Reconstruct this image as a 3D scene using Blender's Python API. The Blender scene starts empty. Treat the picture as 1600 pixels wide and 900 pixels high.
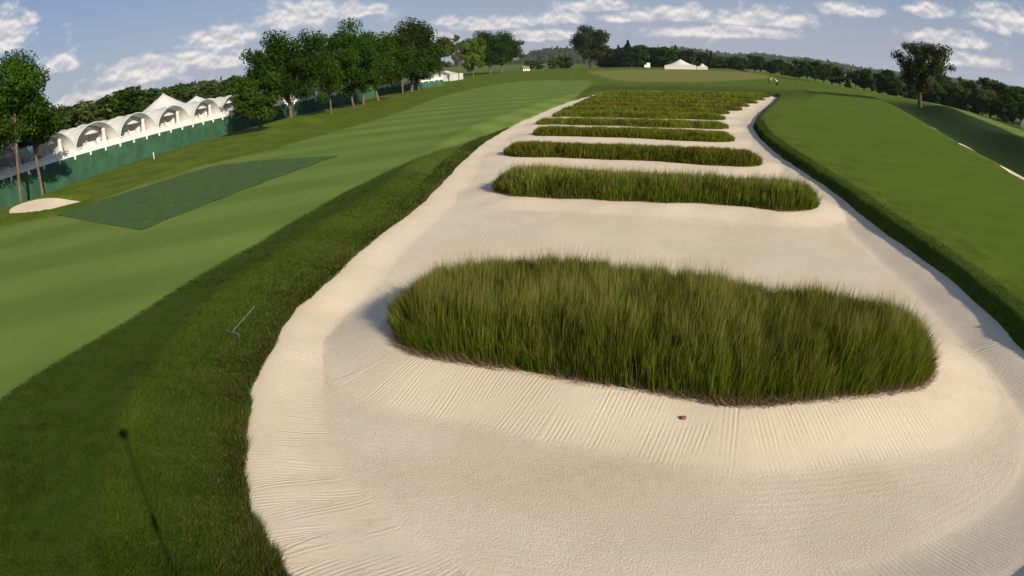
import bpy, bmesh, math, random
import numpy as np
from mathutils import Vector, Matrix

# ------------------------------------------------------------------ camera, sky, sun, exposure
SC = bpy.context.scene
COL = SC.collection
CAM_H = 5.5
HAZE = 0.00007
cam = bpy.data.cameras.new('camera')
cam.type = 'PANO'                                  # the photograph was made with a 15 mm fisheye on a small sensor
cam.panorama_type = 'FISHEYE_EQUISOLID'
cam.fisheye_lens = 15.0
cam.fisheye_fov = math.radians(180)
cam.sensor_fit = 'HORIZONTAL'
cam.sensor_width = 22.2
cam.sensor_height = 22.2 * 576 / 1024
cam.clip_start = 0.05
cam.clip_end = 20000
camo = bpy.data.objects.new('camera', cam)
COL.objects.link(camo)
pit, rol = math.radians(19), math.radians(3)
F_ = Vector((0, math.cos(pit), -math.sin(pit))); U0 = Vector((0, math.sin(pit), math.cos(pit))); X0 = Vector((1, 0, 0))
Xc = X0 * math.cos(rol) - U0 * math.sin(rol); Uc = X0 * math.sin(rol) + U0 * math.cos(rol)
M = Matrix((Xc, Uc, -F_)).transposed().to_4x4(); M.translation = (0, 0, CAM_H)
camo.matrix_world = M
SC.camera = camo

SUN_AZ, SUN_EL = math.radians(143.2), math.radians(25.0)
sdir = Vector((math.sin(SUN_AZ) * math.cos(SUN_EL), math.cos(SUN_AZ) * math.cos(SUN_EL), math.sin(SUN_EL)))
sl = bpy.data.lights.new('sun', 'SUN'); sl.energy = 4.8; sl.angle = math.radians(0.55); sl.color = (1.0, 0.87, 0.68)
so = bpy.data.objects.new('sun', sl); COL.objects.link(so); so.rotation_euler = sdir.to_track_quat('Z', 'Y').to_euler()
SC.view_settings.view_transform = 'Standard'; SC.view_settings.look = 'None'
SC.view_settings.gamma = 1.0; SC.view_settings.use_curve_mapping = False
SC.view_settings.exposure = 0.46
SC.cycles.max_bounces = 4; SC.cycles.diffuse_bounces = 3; SC.cycles.use_adaptive_sampling = True; SC.cycles.adaptive_threshold = .02
SC.cycles.use_denoising = True


class NT:
    """short hand for node trees"""
    def __init__(s, tree): s.t = tree; s.t.nodes.clear()
    def n(s, typ, **kw):
        nd = s.t.nodes.new(typ)
        for k, v in kw.items():
            if k.startswith('i_'):
                key = k[2:]; nd.inputs[int(key) if key.isdigit() else key.replace('_', ' ')].default_value = v
            else: setattr(nd, k, v)
        return nd
    def l(s, a, b): s.t.links.new(a, b)
    def math(s, op, a, b=None, c=None, clamp=False):
        nd = s.t.nodes.new('ShaderNodeMath'); nd.operation = op; nd.use_clamp = clamp
        for i, v in enumerate((a, b, c)):
            if v is None: continue
            if isinstance(v, (int, float)): nd.inputs[i].default_value = v
            else: s.l(v, nd.inputs[i])
        return nd.outputs[0]
    def mix(s, fac, a, b, blend='MIX'):
        nd = s.t.nodes.new('ShaderNodeMix'); nd.data_type = 'RGBA'; nd.blend_type = blend
        for i, v in ((0, fac), (6, a), (7, b)):
            if isinstance(v, (int, float)): nd.inputs[i].default_value = v
            elif isinstance(v, tuple): nd.inputs[i].default_value = (*v, 1) if len(v) == 3 else v
            else: s.l(v, nd.inputs[i])
        return nd.outputs[2]
    def sstep(s, v, a, b):
        nd = s.t.nodes.new('ShaderNodeMapRange'); nd.interpolation_type = 'SMOOTHSTEP'
        s.l(v, nd.inputs[0]); nd.inputs[1].default_value = a; nd.inputs[2].default_value = b
        return nd.outputs[0]
    def noise(s, vec, scale, detail=3, rough=.5, dist=0.0):
        nd = s.n('ShaderNodeTexNoise'); nd.inputs['Scale'].default_value = scale; nd.inputs['Detail'].default_value = detail
        nd.inputs['Roughness'].default_value = rough; nd.inputs['Distortion'].default_value = dist
        if vec is not None: s.l(vec, nd.inputs['Vector'])
        return nd.outputs[0]


world = bpy.data.worlds.new('World'); SC.world = world; world.use_nodes = True
W = NT(world.node_tree)
sky = W.n('ShaderNodeTexSky', sky_type='NISHITA', sun_disc=False, sun_elevation=SUN_EL, sun_rotation=SUN_AZ,
          air_density=1.0, dust_density=0.6, ozone_density=2.0, altitude=300)
tc = W.n('ShaderNodeTexCoord'); sep = W.n('ShaderNodeSeparateXYZ'); W.l(tc.outputs['Generated'], sep.inputs[0])
azn = W.math('MULTIPLY', W.math('ARCTAN2', sep.outputs[0], sep.outputs[1]), 57.2958)
eln = W.math('MULTIPLY', W.math('ARCSINE', sep.outputs[2]), 57.2958)


def cloud_noise(el):
    comb = W.n('ShaderNodeCombineXYZ'); W.l(azn, comb.inputs[0]); W.l(W.math('MULTIPLY', el, 1.35), comb.inputs[1])
    return W.noise(comb.outputs[0], 0.72, 6, .55, .10), comb


def cloud_density(el):
    nz, comb = cloud_noise(el)
    nb = W.noise(comb.outputs[0], 0.10, 3, .5, .0)
    dens = None
    for a, e, wa, we in CLOUDS:
        dx = W.math('DIVIDE', W.math('SUBTRACT', azn, a), wa)
        dy0 = W.math('SUBTRACT', el, e - we * .35)
        dy = W.math('MAXIMUM', W.math('DIVIDE', dy0, we * 1.45), W.math('DIVIDE', dy0, -we * .75))
        r2 = W.math('MULTIPLY_ADD', dx, dx, W.math('MULTIPLY', dy, dy))
        b = W.math('POWER', .36, r2)
        dens = b if dens is None else W.math('MAXIMUM', dens, b)
    # scattered cloud everywhere else, the same kind as in view
    sc = W.sstep(nb, .45, .75)
    dens = W.math('MAXIMUM', dens, W.math('MULTIPLY', sc, .36))
    return W.math('ADD', dens, W.math('MULTIPLY', W.math('SUBTRACT', nz, .5), 1.25)), nz


CLOUDS = [(-40.85, 7.88, 2.17, 1.79), (-38.86, 8.52, 1.03, 0.62), (-36.32, 4.48, 1.72, 0.75), (-29.33, 2.63, 4.29, 1.03),
          (-25.24, 3.01, 2.29, 0.62), (-22.74, 4.22, 3.43, 0.90), (-22.34, 2.35, 2.86, 0.69), (-15.77, 5.34, 4.29, 1.17),
          (-11.05, 5.10, 2.41, 0.55), (-4.06, 3.58, 1.14, 0.42), (-0.43, 3.13, 3.72, 0.55), (4.80, 3.44, 2.57, 0.62),
          (7.97, 4.32, 3.14, 0.55), (10.80, 3.31, 2.57, 0.48), (15.00, 3.63, 3.14, 0.69), (21.57, 3.36, 4.86, 0.75),
          (18.36, 2.19, 6.30, 0.55), (29.06, 4.48, 2.86, 0.55), (37.14, 2.78, 4.01, 0.62), (35.56, 4.94, 2.29, 0.62),
          (42.16, 4.96, 3.43, 1.10), (38.22, 1.26, 4.29, 0.55), (-33.58, 1.11, 5.15, 0.62), (-7.27, 2.32, 4.01, 0.55),
          (3.16, 1.93, 4.58, 0.48)]
d0, nz0 = cloud_density(eln)
nz1, _c = cloud_noise(W.math('ADD', eln, 0.35))
alpha = W.sstep(d0, .20, .86)
litf = W.sstep(W.math('ADD', W.math('SUBTRACT', nz0, nz1), W.math('MULTIPLY', W.math('SUBTRACT', .75, d0), .25)), -.20, .17)
cloudcol = W.mix(litf, (6.0, 6.1, 6.8), (12.0, 11.0, 10.0))
veil = W.math('ADD', .10, W.math('MULTIPLY', W.sstep(eln, 9.0, -1.0), .66))
skyb = W.mix(veil, W.mix(.65, sky.outputs[0], (2.3, 3.1, 5.3)), (4.9, 5.3, 6.5))
skyc = W.mix(W.math('MULTIPLY', alpha, .80), skyb, cloudcol)
bg = W.n('ShaderNodeBackground'); W.l(skyc, bg.inputs[0]); bg.inputs[1].default_value = 0.063
wo = W.n('ShaderNodeOutputWorld'); W.l(bg.outputs[0], wo.inputs[0])

# ------------------------------------------------------------------ helpers
rng = np.random.default_rng(7)
random.seed(7)


def smooth(a, b, x):
    t = np.clip((np.asarray(x, float) - a) / (b - a), 0, 1)
    return t * t * (3 - 2 * t)


def tag(o, label=None, cat=None, group=None, kind=None):
    if label: o['label'] = label
    if cat: o['category'] = cat
    if group: o['group'] = group
    if kind: o['kind'] = kind
    return o


def link(name, me, parent=None):
    o = bpy.data.objects.new(name, me); COL.objects.link(o)
    if parent is not None: o.parent = parent
    return o


def empty(name, loc=(0, 0, 0), rz=0.0, s=1.0):
    o = bpy.data.objects.new(name, None); COL.objects.link(o)
    o.location = loc; o.rotation_euler = (0, 0, rz); o.scale = (s, s, s); o.empty_display_size = .2
    return o


def big_mesh(name, V, loops, nper, mat, smooth_=False, attrs=None):
    """V (n,3), loops flat vertex indices, nper = int or array of corner counts"""
    me = bpy.data.meshes.new(name)
    V = np.ascontiguousarray(V, np.float32); loops = np.ascontiguousarray(loops, np.int32).ravel()
    me.vertices.add(len(V)); me.vertices.foreach_set('co', V.ravel())
    me.loops.add(len(loops)); me.loops.foreach_set('vertex_index', loops)
    if isinstance(nper, int): start = np.arange(0, len(loops), nper)
    else: start = np.r_[0, np.cumsum(nper)[:-1]]
    me.polygons.add(len(start)); me.polygons.foreach_set('loop_start', start.astype(np.int32))
    if smooth_: me.polygons.foreach_set('use_smooth', np.ones(len(start), bool))
    for k, a in (attrs or {}).items():
        a = np.asarray(a, np.float32)
        if a.ndim == 1:
            at = me.attributes.new(k, 'FLOAT', 'POINT'); at.data.foreach_set('value', a)
        else:
            at = me.attributes.new(k, 'FLOAT_COLOR', 'POINT')
            if a.shape[1] == 3: a = np.c_[a, np.ones(len(a), np.float32)]
            at.data.foreach_set('color', np.ascontiguousarray(a, np.float32).ravel())
    me.update(calc_edges=True)
    if mat: me.materials.append(mat)
    return me


class MB:
    """collects shapes of ONE piece"""
    def __init__(s): s.v = []; s.f = []
    def add(s, v, f):
        k = len(s.v); s.v += [tuple(p) for p in v]; s.f += [tuple(i + k for i in q) for q in f]; return s
    def box(s, c, d, rz=0.0):
        x, y, z = d[0] / 2, d[1] / 2, d[2] / 2; ca, sa = math.cos(rz), math.sin(rz)
        v = [(c[0] + a * ca - b * sa, c[1] + a * sa + b * ca, c[2] + e) for e in (-z, z) for a, b in ((-x, -y), (x, -y), (x, y), (-x, y))]
        return s.add(v, [(3, 2, 1, 0), (4, 5, 6, 7), (0, 1, 5, 4), (1, 2, 6, 5), (2, 3, 7, 6), (3, 0, 4, 7)])
    def tube(s, pts, rad, n=7, cap=True):
        pts = [Vector(p) for p in pts]; rings = []
        for i, p in enumerate(pts):
            d = (pts[min(i + 1, len(pts) - 1)] - pts[max(i - 1, 0)]).normalized()
            a = d.orthogonal().normalized() if abs(d.z) > .99 else d.cross(Vector((0, 0, 1))).normalized()
            b = d.cross(a); r = rad[i] if hasattr(rad, '__len__') else rad
            rings.append([p + (a * math.cos(t) + b * math.sin(t)) * r for t in (2 * math.pi * k / n for k in range(n))])
        v = [q for R in rings for q in R]; f = []
        for i in range(len(rings) - 1):
            for k in range(n): f.append((i * n + k, i * n + (k + 1) % n, (i + 1) * n + (k + 1) % n, (i + 1) * n + k))
        if cap: f += [tuple(range(n))[::-1], tuple(range((len(rings) - 1) * n, len(rings) * n))]
        return s.add(v, f)
    def lathe(s, prof, c=(0, 0, 0), n=14):
        v = [(c[0] + r * math.cos(2 * math.pi * k / n), c[1] + r * math.sin(2 * math.pi * k / n), c[2] + z) for r, z in prof for k in range(n)]
        f = [(i * n + k, i * n + (k + 1) % n, (i + 1) * n + (k + 1) % n, (i + 1) * n + k) for i in range(len(prof) - 1) for k in range(n)]
        f += [tuple(range(n))[::-1], tuple(range((len(prof) - 1) * n, len(prof) * n))]
        return s.add(v, f)
    def mesh(s, name, mat, sm=False):
        me = bpy.data.meshes.new(name); me.from_pydata(s.v, [], s.f); me.update()
        if mat: me.materials.append(mat)
        if sm: me.polygons.foreach_set('use_smooth', np.ones(len(me.polygons), bool))
        return me
    def build(s, name, mat, parent=None, sm=False): return link(name, s.mesh(name, mat, sm), parent)


# ------------------------------------------------------------------ materials
def plain(name, col, rough=.7, noise=0.0, scale=3.0, bump=0.0, spec=.3, metal=0.0):
    m = bpy.data.materials.new(name); m.use_nodes = True; N = NT(m.node_tree)
    b = N.n('ShaderNodeBsdfPrincipled'); b.inputs['Roughness'].default_value = rough; b.inputs['Specular IOR Level'].default_value = spec
    b.inputs['Metallic'].default_value = metal
    t = N.n('ShaderNodeTexCoord'); nz = N.noise(t.outputs['Object'], scale, 4, .6)
    lo = tuple(c * (1 - noise) for c in col); hi = tuple(min(1, c * (1 + noise)) for c in col)
    N.l(N.mix(N.sstep(nz, .3, .7), lo, hi), b.inputs['Base Color'])
    if bump:
        bp = N.n('ShaderNodeBump'); bp.inputs['Strength'].default_value = bump; bp.inputs['Distance'].default_value = .02
        N.l(N.noise(t.outputs['Object'], scale * 6, 3), bp.inputs['Height']); N.l(bp.outputs[0], b.inputs['Normal'])
    o = N.n('ShaderNodeOutputMaterial'); N.l(b.outputs[0], o.inputs[0])
    return m


def leafy(name, transl=.35, rough=.6, spec=.25, tint=(1, 1, 1)):
    """foliage: colour from the per-leaf attribute, some light passing through"""
    m = bpy.data.materials.new(name); m.use_nodes = True; N = NT(m.node_tree)
    a = N.n('ShaderNodeAttribute', attribute_name='col')
    oi = N.n('ShaderNodeObjectInfo')
    hv = N.n('ShaderNodeHueSaturation')
    N.l(N.math('ADD', N.math('MULTIPLY', oi.outputs['Random'], .03), .485), hv.inputs['Hue'])
    N.l(N.math('ADD', N.math('MULTIPLY', oi.outputs['Random'], .25), .88), hv.inputs['Value'])
    N.l(N.mix(1.0, a.outputs['Color'], tint, 'MULTIPLY'), hv.inputs['Color'])
    b = N.n('ShaderNodeBsdfPrincipled'); b.inputs['Roughness'].default_value = rough; b.inputs['Specular IOR Level'].default_value = spec
    N.l(hv.outputs[0], b.inputs['Base Color'])
    tr = N.n('ShaderNodeBsdfTranslucent'); N.l(N.mix(1.0, hv.outputs[0], (1.25, 1.3, .6), 'MULTIPLY'), tr.inputs[0])
    mx = N.n('ShaderNodeMixShader'); mx.inputs[0].default_value = transl
    N.l(b.outputs[0], mx.inputs[1]); N.l(tr.outputs[0], mx.inputs[2])
    o = N.n('ShaderNodeOutputMaterial'); N.l(mx.outputs[0], o.inputs[0])
    return m


def turf_material():
    m = bpy.data.materials.new('turf'); m.use_nodes = True; N = NT(m.node_tree)
    t = N.n('ShaderNodeTexCoord'); P = t.outputs['Object']
    z = N.n('ShaderNodeAttribute', attribute_name='zone'); zs = N.n('ShaderNodeSeparateColor'); N.l(z.outputs['Color'], zs.inputs[0])
    z2 = N.n('ShaderNodeAttribute', attribute_name='zone2'); zs2 = N.n('ShaderNodeSeparateColor'); N.l(z2.outputs['Color'], zs2.inputs[0])
    fair, dark, fesc = zs.outputs[0], zs.outputs[1], zs.outputs[2]
    dry, collar, rfair = zs2.outputs[0], zs2.outputs[1], zs2.outputs[2]
    n1 = N.noise(P, .35, 4, .6); n2 = N.noise(P, 2.2, 4, .65); n3 = N.noise(P, 14., 4, .7); n4 = N.noise(P, 60., 2, .6)
    rough = N.mix(N.sstep(n1, .35, .65), (.060, .098, .008), (.100, .138, .013))
    rough = N.mix(N.math('MULTIPLY', N.sstep(n2, .45, .75), .6), rough, (.150, .170, .026))
    rough = N.mix(N.math('MULTIPLY', N.sstep(n3, .5, .8), .55), rough, (.036, .064, .006))
    rough = N.mix(N.math('MULTIPLY', dry, N.sstep(N.math('ADD', n2, N.math('MULTIPLY', n3, .5)), .55, .95)), rough, (.150, .105, .045))
    # stripes of the mower: long soft bands across the fairway
    mp = N.n('ShaderNodeMapping'); N.l(P, mp.inputs[0]); mp.inputs['Rotation'].default_value = (0, 0, math.radians(-24))
    wv = N.n('ShaderNodeTexWave', wave_type='BANDS', bands_direction='Y'); N.l(mp.outputs[0], wv.inputs[0])
    wv.inputs['Scale'].default_value = .045; wv.inputs['Distortion'].default_value = 1.1; wv.inputs['Detail'].default_value = 2; wv.inputs['Detail Scale'].default_value = .6
    st = N.math('MULTIPLY', N.math('SUBTRACT', N.sstep(wv.outputs[1], .15, .85), .5), .27)
    blot = N.math('MULTIPLY', N.math('SUBTRACT', N.noise(P, .16, 4, .55), .5), .7)
    fine = N.math('MULTIPLY', N.math('SUBTRACT', n3, .5), .55)
    fine2 = N.math('MULTIPLY', N.math('SUBTRACT', n4, .5), .95)
    f = N.math('ADD', .5, N.math('ADD', N.math('ADD', st, blot), N.math('ADD', fine, fine2)), clamp=True)
    faircol = N.mix(f, (.066, .118, .019), (.166, .226, .050))
    mp2 = N.n('ShaderNodeMapping'); N.l(P, mp2.inputs[0]); mp2.inputs['Rotation'].default_value = (0, 0, math.radians(-62))
    wv2 = N.n('ShaderNodeTexWave', wave_type='BANDS', bands_direction='X'); N.l(mp2.outputs[0], wv2.inputs[0])
    wv2.inputs['Scale'].default_value = .11; wv2.inputs['Distortion'].default_value = 1.0; wv2.inputs['Detail'].default_value = 2
    f2 = N.math('ADD', .5, N.math('ADD', N.math('MULTIPLY', N.math('SUBTRACT', N.sstep(wv2.outputs[1], .1, .9), .5), .10), N.math('ADD', blot, N.math('ADD', fine, fine2))), clamp=True)
    rcol = N.mix(f2, (.046, .092, .006), (.110, .162, .014))
    c = N.mix(collar, rough, N.mix(N.math('ADD', .5, N.math('ADD', N.math('ADD', fine, fine2), N.math('ADD', N.math('MULTIPLY', N.math('SUBTRACT', n2, .5), 1.1), N.math('MULTIPLY', N.math('SUBTRACT', n1, .5), .7))), clamp=True), (.020, .044, .005), (.064, .090, .012)))
    c = N.mix(fair, c, faircol)
    c = N.mix(rfair, c, rcol)
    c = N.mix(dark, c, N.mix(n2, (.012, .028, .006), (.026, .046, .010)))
    c = N.mix(fesc, c, N.mix(N.sstep(n2, .3, .7), (.120, .142, .030), (.195, .190, .052)))
    b = N.n('ShaderNodeBsdfPrincipled'); b.inputs['Roughness'].default_value = .85; b.inputs['Specular IOR Level'].default_value = .04
    N.l(c, b.inputs['Base Color'])
    bp = N.n('ShaderNodeBump'); bp.inputs['Strength'].default_value = .55; bp.inputs['Distance'].default_value = .05
    flat = N.math('MAXIMUM', fair, rfair)
    hgt = N.math('MULTIPLY', N.math('ADD', n3, N.math('MULTIPLY', n4, .5)), N.math('SUBTRACT', 1.0, N.math('MULTIPLY', flat, .75)))
    N.l(hgt, bp.inputs['Height']); N.l(bp.outputs[0], b.inputs['Normal'])
    o = N.n('ShaderNodeOutputMaterial'); N.l(b.outputs[0], o.inputs[0])
    return m


def sand_material():
    m = bpy.data.materials.new('sand'); m.use_nodes = True; N = NT(m.node_tree)
    t = N.n('ShaderNodeTexCoord'); P = t.outputs['Object']
    u = N.n('ShaderNodeAttribute', attribute_name='rake_u').outputs['Fac']; wgt = N.n('ShaderNodeAttribute', attribute_name='rake_w').outputs['Fac']; rv = N.n('ShaderNodeAttribute', attribute_name='rake_v').outputs['Fac']
    damp = N.n('ShaderNodeAttribute', attribute_name='damp').outputs['Fac']
    nA = N.noise(P, .5, 4, .6); nB = N.noise(P, 5, 4, .6); nC = N.noise(P, 26, 3, .65); nD = N.noise(P, 110, 2, .6)
    col = N.mix(N.sstep(nA, .3, .7), (.575, .495, .37), (.65, .565, .435))
    col = N.mix(N.math('MULTIPLY', N.sstep(nB, .4, .8), .25), col, (.52, .445, .33))
    col = N.mix(N.math('MULTIPLY', nD, .22), col, (.50, .43, .32))
    col = N.mix(N.math('MULTIPLY', N.math('MULTIPLY', damp, .5), N.sstep(N.math('ADD', nA, N.math('MULTIPLY', nB, .6)), .5, 1.0)), col, (.42, .315, .20))
    b = N.n('ShaderNodeBsdfPrincipled'); b.inputs['Roughness'].default_value = .95; b.inputs['Specular IOR Level'].default_value = .1
    N.l(col, b.inputs['Base Color'])
    # furrows of the rake run down the slopes; the floor is stippled
    wob = N.math('MULTIPLY', N.math('SUBTRACT', N.noise(P, .9, 2), .5), 1.6)
    ph = N.math('ADD', N.math('MULTIPLY', u, 2 * math.pi / .085), wob)
    fur = N.math('SINE', ph)
    cu = N.n('ShaderNodeCombineXYZ'); N.l(N.math('MULTIPLY', u, 1.0), cu.inputs[0])
    amp = N.sstep(N.noise(cu.outputs[0], 5.5, 2, .6), .35, .70)
    fur = N.math('MULTIPLY', N.math('MULTIPLY', fur, N.math('ADD', .25, amp)), N.sstep(N.noise(P, 1.3, 3), .3, .6))
    stip = N.math('ADD', N.math('MULTIPLY', nC, 1.0), N.math('MULTIPLY', nD, .45))
    hgt = N.math('ADD', N.math('MULTIPLY', N.math('MULTIPLY', fur, wgt), .19), N.math('MULTIPLY', stip, N.math('SUBTRACT', 1.0, N.math('MULTIPLY', wgt, .55))))
    par = N.math('SINE', N.math('ADD', N.math('MULTIPLY', rv, 2 * math.pi / .16), N.math('MULTIPLY', N.noise(P, .4, 2), 5.0)))
    parw = N.math('MULTIPLY', N.sstep(N.noise(P, .28, 3), .42, .62), N.math('SUBTRACT', 1.0, wgt))
    hgt = N.math('ADD', hgt, N.math('MULTIPLY', N.math('MULTIPLY', par, parw), .08))
    pits = N.sstep(N.noise(P, 3.2, 2, .5), .68, .78)
    hgt = N.math('SUBTRACT', hgt, N.math('MULTIPLY', N.math('MULTIPLY', pits, N.math('SUBTRACT', 1.0, wgt)), .22))
    hgt = N.math('ADD', hgt, N.math('MULTIPLY', nB, .45))
    bp = N.n('ShaderNodeBump'); bp.inputs['Strength'].default_value = .55; bp.inputs['Distance'].default_value = .03
    N.l(hgt, bp.inputs['Height']); N.l(bp.outputs[0], b.inputs['Normal'])
    o = N.n('ShaderNodeOutputMaterial'); N.l(b.outputs[0], o.inputs[0])
    return m


M_TURF = turf_material(); M_SAND = sand_material()
M_BLADE = leafy('grass blades', .34, .8, .04)
M_LEAF = leafy('leaves', .30, .75, .06)
M_THATCH = plain('thatch', (.10, .085, .035), .9, .35, 6, .8, .1)
M_BARK = plain('bark', (.12, .095, .07), .9, .35, 4, .8, .1)
M_BARKD = plain('dark bark', (.07, .052, .038), .9, .3, 4, .8, .1)
M_FABRIC = plain('white tent fabric', (.80, .79, .76), .6, .04, 1.2, .15, .3)
M_FABRIC.name = 'white tent fabric'
_N = M_FABRIC.node_tree; _o = [n for n in _N.nodes if n.type == 'OUTPUT_MATERIAL'][0]; _b = [n for n in _N.nodes if n.type == 'BSDF_PRINCIPLED'][0]
_t = _N.nodes.new('ShaderNodeBsdfTranslucent'); _t.inputs[0].default_value = (.80, .78, .72, 1); _m = _N.nodes.new('ShaderNodeMixShader'); _m.inputs[0].default_value = .38
_N.links.new(_b.outputs[0], _m.inputs[1]); _N.links.new(_t.outputs[0], _m.inputs[2]); _N.links.new(_m.outputs[0], _o.inputs[0])
M_TEAL = plain('pale green trim', (.36, .55, .47), .5, .08, 2, 0, .4)
M_SCREEN = plain('green windscreen cloth', (.038, .105, .060), .75, .22, .7, .25, .2)
M_WHITE = plain('white paint', (.80, .80, .78), .45, .05, 2, 0, .4)
M_LINER = plain('pale tent liner', (.66, .63, .58), .7, .08, 2, .1, .2)
M_DARK = plain('dark opening', (.03, .03, .032), .5, .2, 2, 0, .3)
M_WOODB = plain('brown wood', (.16, .07, .035), .6, .25, 5, .2, .3)
M_STEEL = plain('grey metal', (.20, .21, .22), .4, .1, 8, 0, .5, .8)
M_ALU = plain('dull green handle', (.15, .18, .16), .45, .1, 8, 0, .4)
M_NET = plain('dark shade netting', (.054, .100, .028), .9, .16, 1.6, .5, .1)
M_DECK = plain('grey deck boards', (.35, .33, .30), .8, .15, 3, .2, .2)
M_BLACK = plain('black plastic', (.02, .02, .02), .4, .1, 5, 0, .4)
M_ROOF = plain('grey shingle', (.16, .15, .14), .8, .2, 4, .3, .2)
M_SKIN = plain('skin', (.45, .27, .19), .6, .05, 5, 0, .3)
M_KHAKI = plain('khaki cloth', (.30, .24, .15), .8, .08, 5, 0, .2)
M_NAVY = plain('dark cloth', (.03, .04, .06), .8, .1, 5, 0, .2)

# ------------------------------------------------------------------ plan of the place (metres; camera mast at the origin, y away from it)
B_LEFT = [(14.9,107.3),(10.6,95.6),(7.5,86.3),(4.5,75.2),(2.1,66.0),(0.2,57.9),(-1.1,51.4),(-1.9,46.2),(-2.4,41.9),(-2.8,38.6),(-3.1,34.5),(-3.4,31.5),(-3.74,28.54),(-4.21,25.98),(-4.67,23.47),(-4.98,21.51),(-5.21,19.61),(-5.40,18.32),(-5.53,17.36),(-5.67,16.53),(-5.70,15.71),(-5.67,14.86),(-5.56,13.89),(-5.48,13.02),(-5.35,12.08),(-5.18,11.23),(-5.00,10.47),(-4.73,9.57),(-4.45,8.77),(-4.23,8.24),(-3.99,7.74),(-3.75,7.29),(-3.50,6.91),(-3.26,6.61),(-3.07,6.40)]
B_NEAR = [(-2.4,5.6),(-1.4,4.9),(0.2,4.35),(2.2,4.05),(4.4,3.95),(6.6,4.25),(8.6,4.95),(10.2,6.1),(11.2,7.7),(11.6,9.4)]
B_RIGHT = [(42.0,100.0),(34.4,84.1),(28.2,71.7),(23.7,62.0),(20.9,55.1),(19.1,49.3),(17.7,43.9),(16.5,38.2),(15.6,33.0),(14.83,28.38),(14.12,24.56),(13.60,21.54),(13.20,19.07),(12.89,17.01),(12.58,15.14),(12.24,13.42),(11.94,12.02),(11.59,11.00)][::-1]
B_FAR = [(42.6,102.0),(40.0,104.0),(33,106),(24,108.6),(17,109.6)]
BUNKER = np.array(B_LEFT + B_NEAR + B_RIGHT + B_FAR)


def catmull(P, step, closed=True):
    P = np.asarray(P, float); n = len(P); out = []
    for i in range(n if closed else n - 1):
        a, b, c, d = (P[(i + k) % n] if closed else P[min(max(i + k, 0), n - 1)] for k in (-1, 0, 1, 2))
        m = max(2, int(np.hypot(*(c - b)) / step)); t = np.linspace(0, 1, m, endpoint=False)[:, None]
        out.append(.5 * ((2 * b) + (c - a) * t + (2 * a - 5 * b + 4 * c - d) * t * t + (3 * b - a - 3 * c + d) * t ** 3))
    return np.vstack(out)


def inside(pts, poly):
    x, y = pts[:, 0], pts[:, 1]; r = np.zeros(len(pts), bool); n = len(poly); j = n - 1
    for i in range(n):
        xi, yi = poly[i]; xj, yj = poly[j]
        if yi != yj:
            r ^= ((yi > y) != (yj > y)) & (x < (xj - xi) * (y - yi) / (yj - yi) + xi)
        j = i
    return r


def sdf(pts, poly, closed=True, near=None):
    """signed distance (positive inside) and arc length of the nearest outline point"""
    pts = np.asarray(pts, float); n = len(poly); best = np.full(len(pts), 1e18); arc = np.zeros(len(pts)); s = 0.0
    for i in range(n if closed else n - 1):
        a = poly[i]; b = poly[(i + 1) % n]; e = b - a; L2 = e @ e + 1e-12; L = math.sqrt(L2)
        dx = pts[:, 0] - a[0]; dy = pts[:, 1] - a[1]
        t = np.clip((dx * e[0] + dy * e[1]) / L2, 0, 1)
        q = (dx - t * e[0]) ** 2 + (dy - t * e[1]) ** 2
        k = q < best; best[k] = q[k]; arc[k] = s + t[k] * L; s += L
    d = np.sqrt(best)
    if closed: d = np.where(inside(pts, poly), d, -d)
    return d, arc


def masked_sdf(pts, poly, pad, closed=True):
    lo = poly.min(0) - pad; hi = poly.max(0) + pad
    k = (pts[:, 0] > lo[0]) & (pts[:, 0] < hi[0]) & (pts[:, 1] > lo[1]) & (pts[:, 1] < hi[1])
    d = np.full(len(pts), -pad * 1.0); a = np.zeros(len(pts))
    if k.any(): d[k], a[k] = sdf(pts[k], poly, closed)
    return d, a


def sines(x, y, seed, f0, n=7):
    r = np.random.default_rng(seed); z = 0
    for i in range(n):
        th = r.uniform(0, 6.28); fr = f0 * r.uniform(.6, 2.2); z = z + np.sin((x * np.cos(th) + y * np.sin(th)) * fr + r.uniform(0, 6.28)) / n
    return z


BUN = catmull(BUNKER, .8)
wob = .03 * np.sin(np.arange(len(BUN)) * 1.7) + .02 * np.sin(np.arange(len(BUN)) * .63)
nrm = np.roll(BUN, -1, 0) - np.roll(BUN, 1, 0); nrm = np.c_[nrm[:, 1], -nrm[:, 0]] / (np.hypot(*nrm.T)[:, None] + 1e-9)
BUN = BUN + nrm * wob[:, None]


def capsule(L, R, depth, seed, bow=.3):
    """a rung of turf: rounded ends, uneven flanks"""
    L = np.array(L, float); R = np.array(R, float); d = (R - L); n = np.hypot(*d); d = d / n; p = np.array([-d[1], d[0]])
    if p[1] < 0: p = -p
    r = depth / 2; rg = np.random.default_rng(seed); out = []
    ts = np.linspace(0, 1, max(8, int(n / 1.3)))
    f = lambda t, k: (bow * np.sin(t * math.pi) + .14 * np.sin(t * n * .9 + seed + k) + .10 * np.sin(t * n * 2.1 + 2 * seed + k))
    for t in ts: out.append(L + d * (r + t * (n - 2 * r)) - p * (r * (.92 + .16 * np.sin(t * 5 + seed)) + f(t, 0) * .8) + p * r)
    for a in np.linspace(-80, 80, 6): out.append(R - d * r + p * r + r * (d * math.cos(math.radians(a)) + p * math.sin(math.radians(a))))
    for t in ts[::-1]: out.append(L + d * (r + t * (n - 2 * r)) + p * (r * (.95 + .14 * np.cos(t * 4 + seed)) - f(t, 3) * .5) + p * r)
    for a in np.linspace(100, 260, 6): out.append(L + d * r + p * r + r * (d * math.cos(math.radians(a)) + p * math.sin(math.radians(a))))
    return np.array(out)


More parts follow.
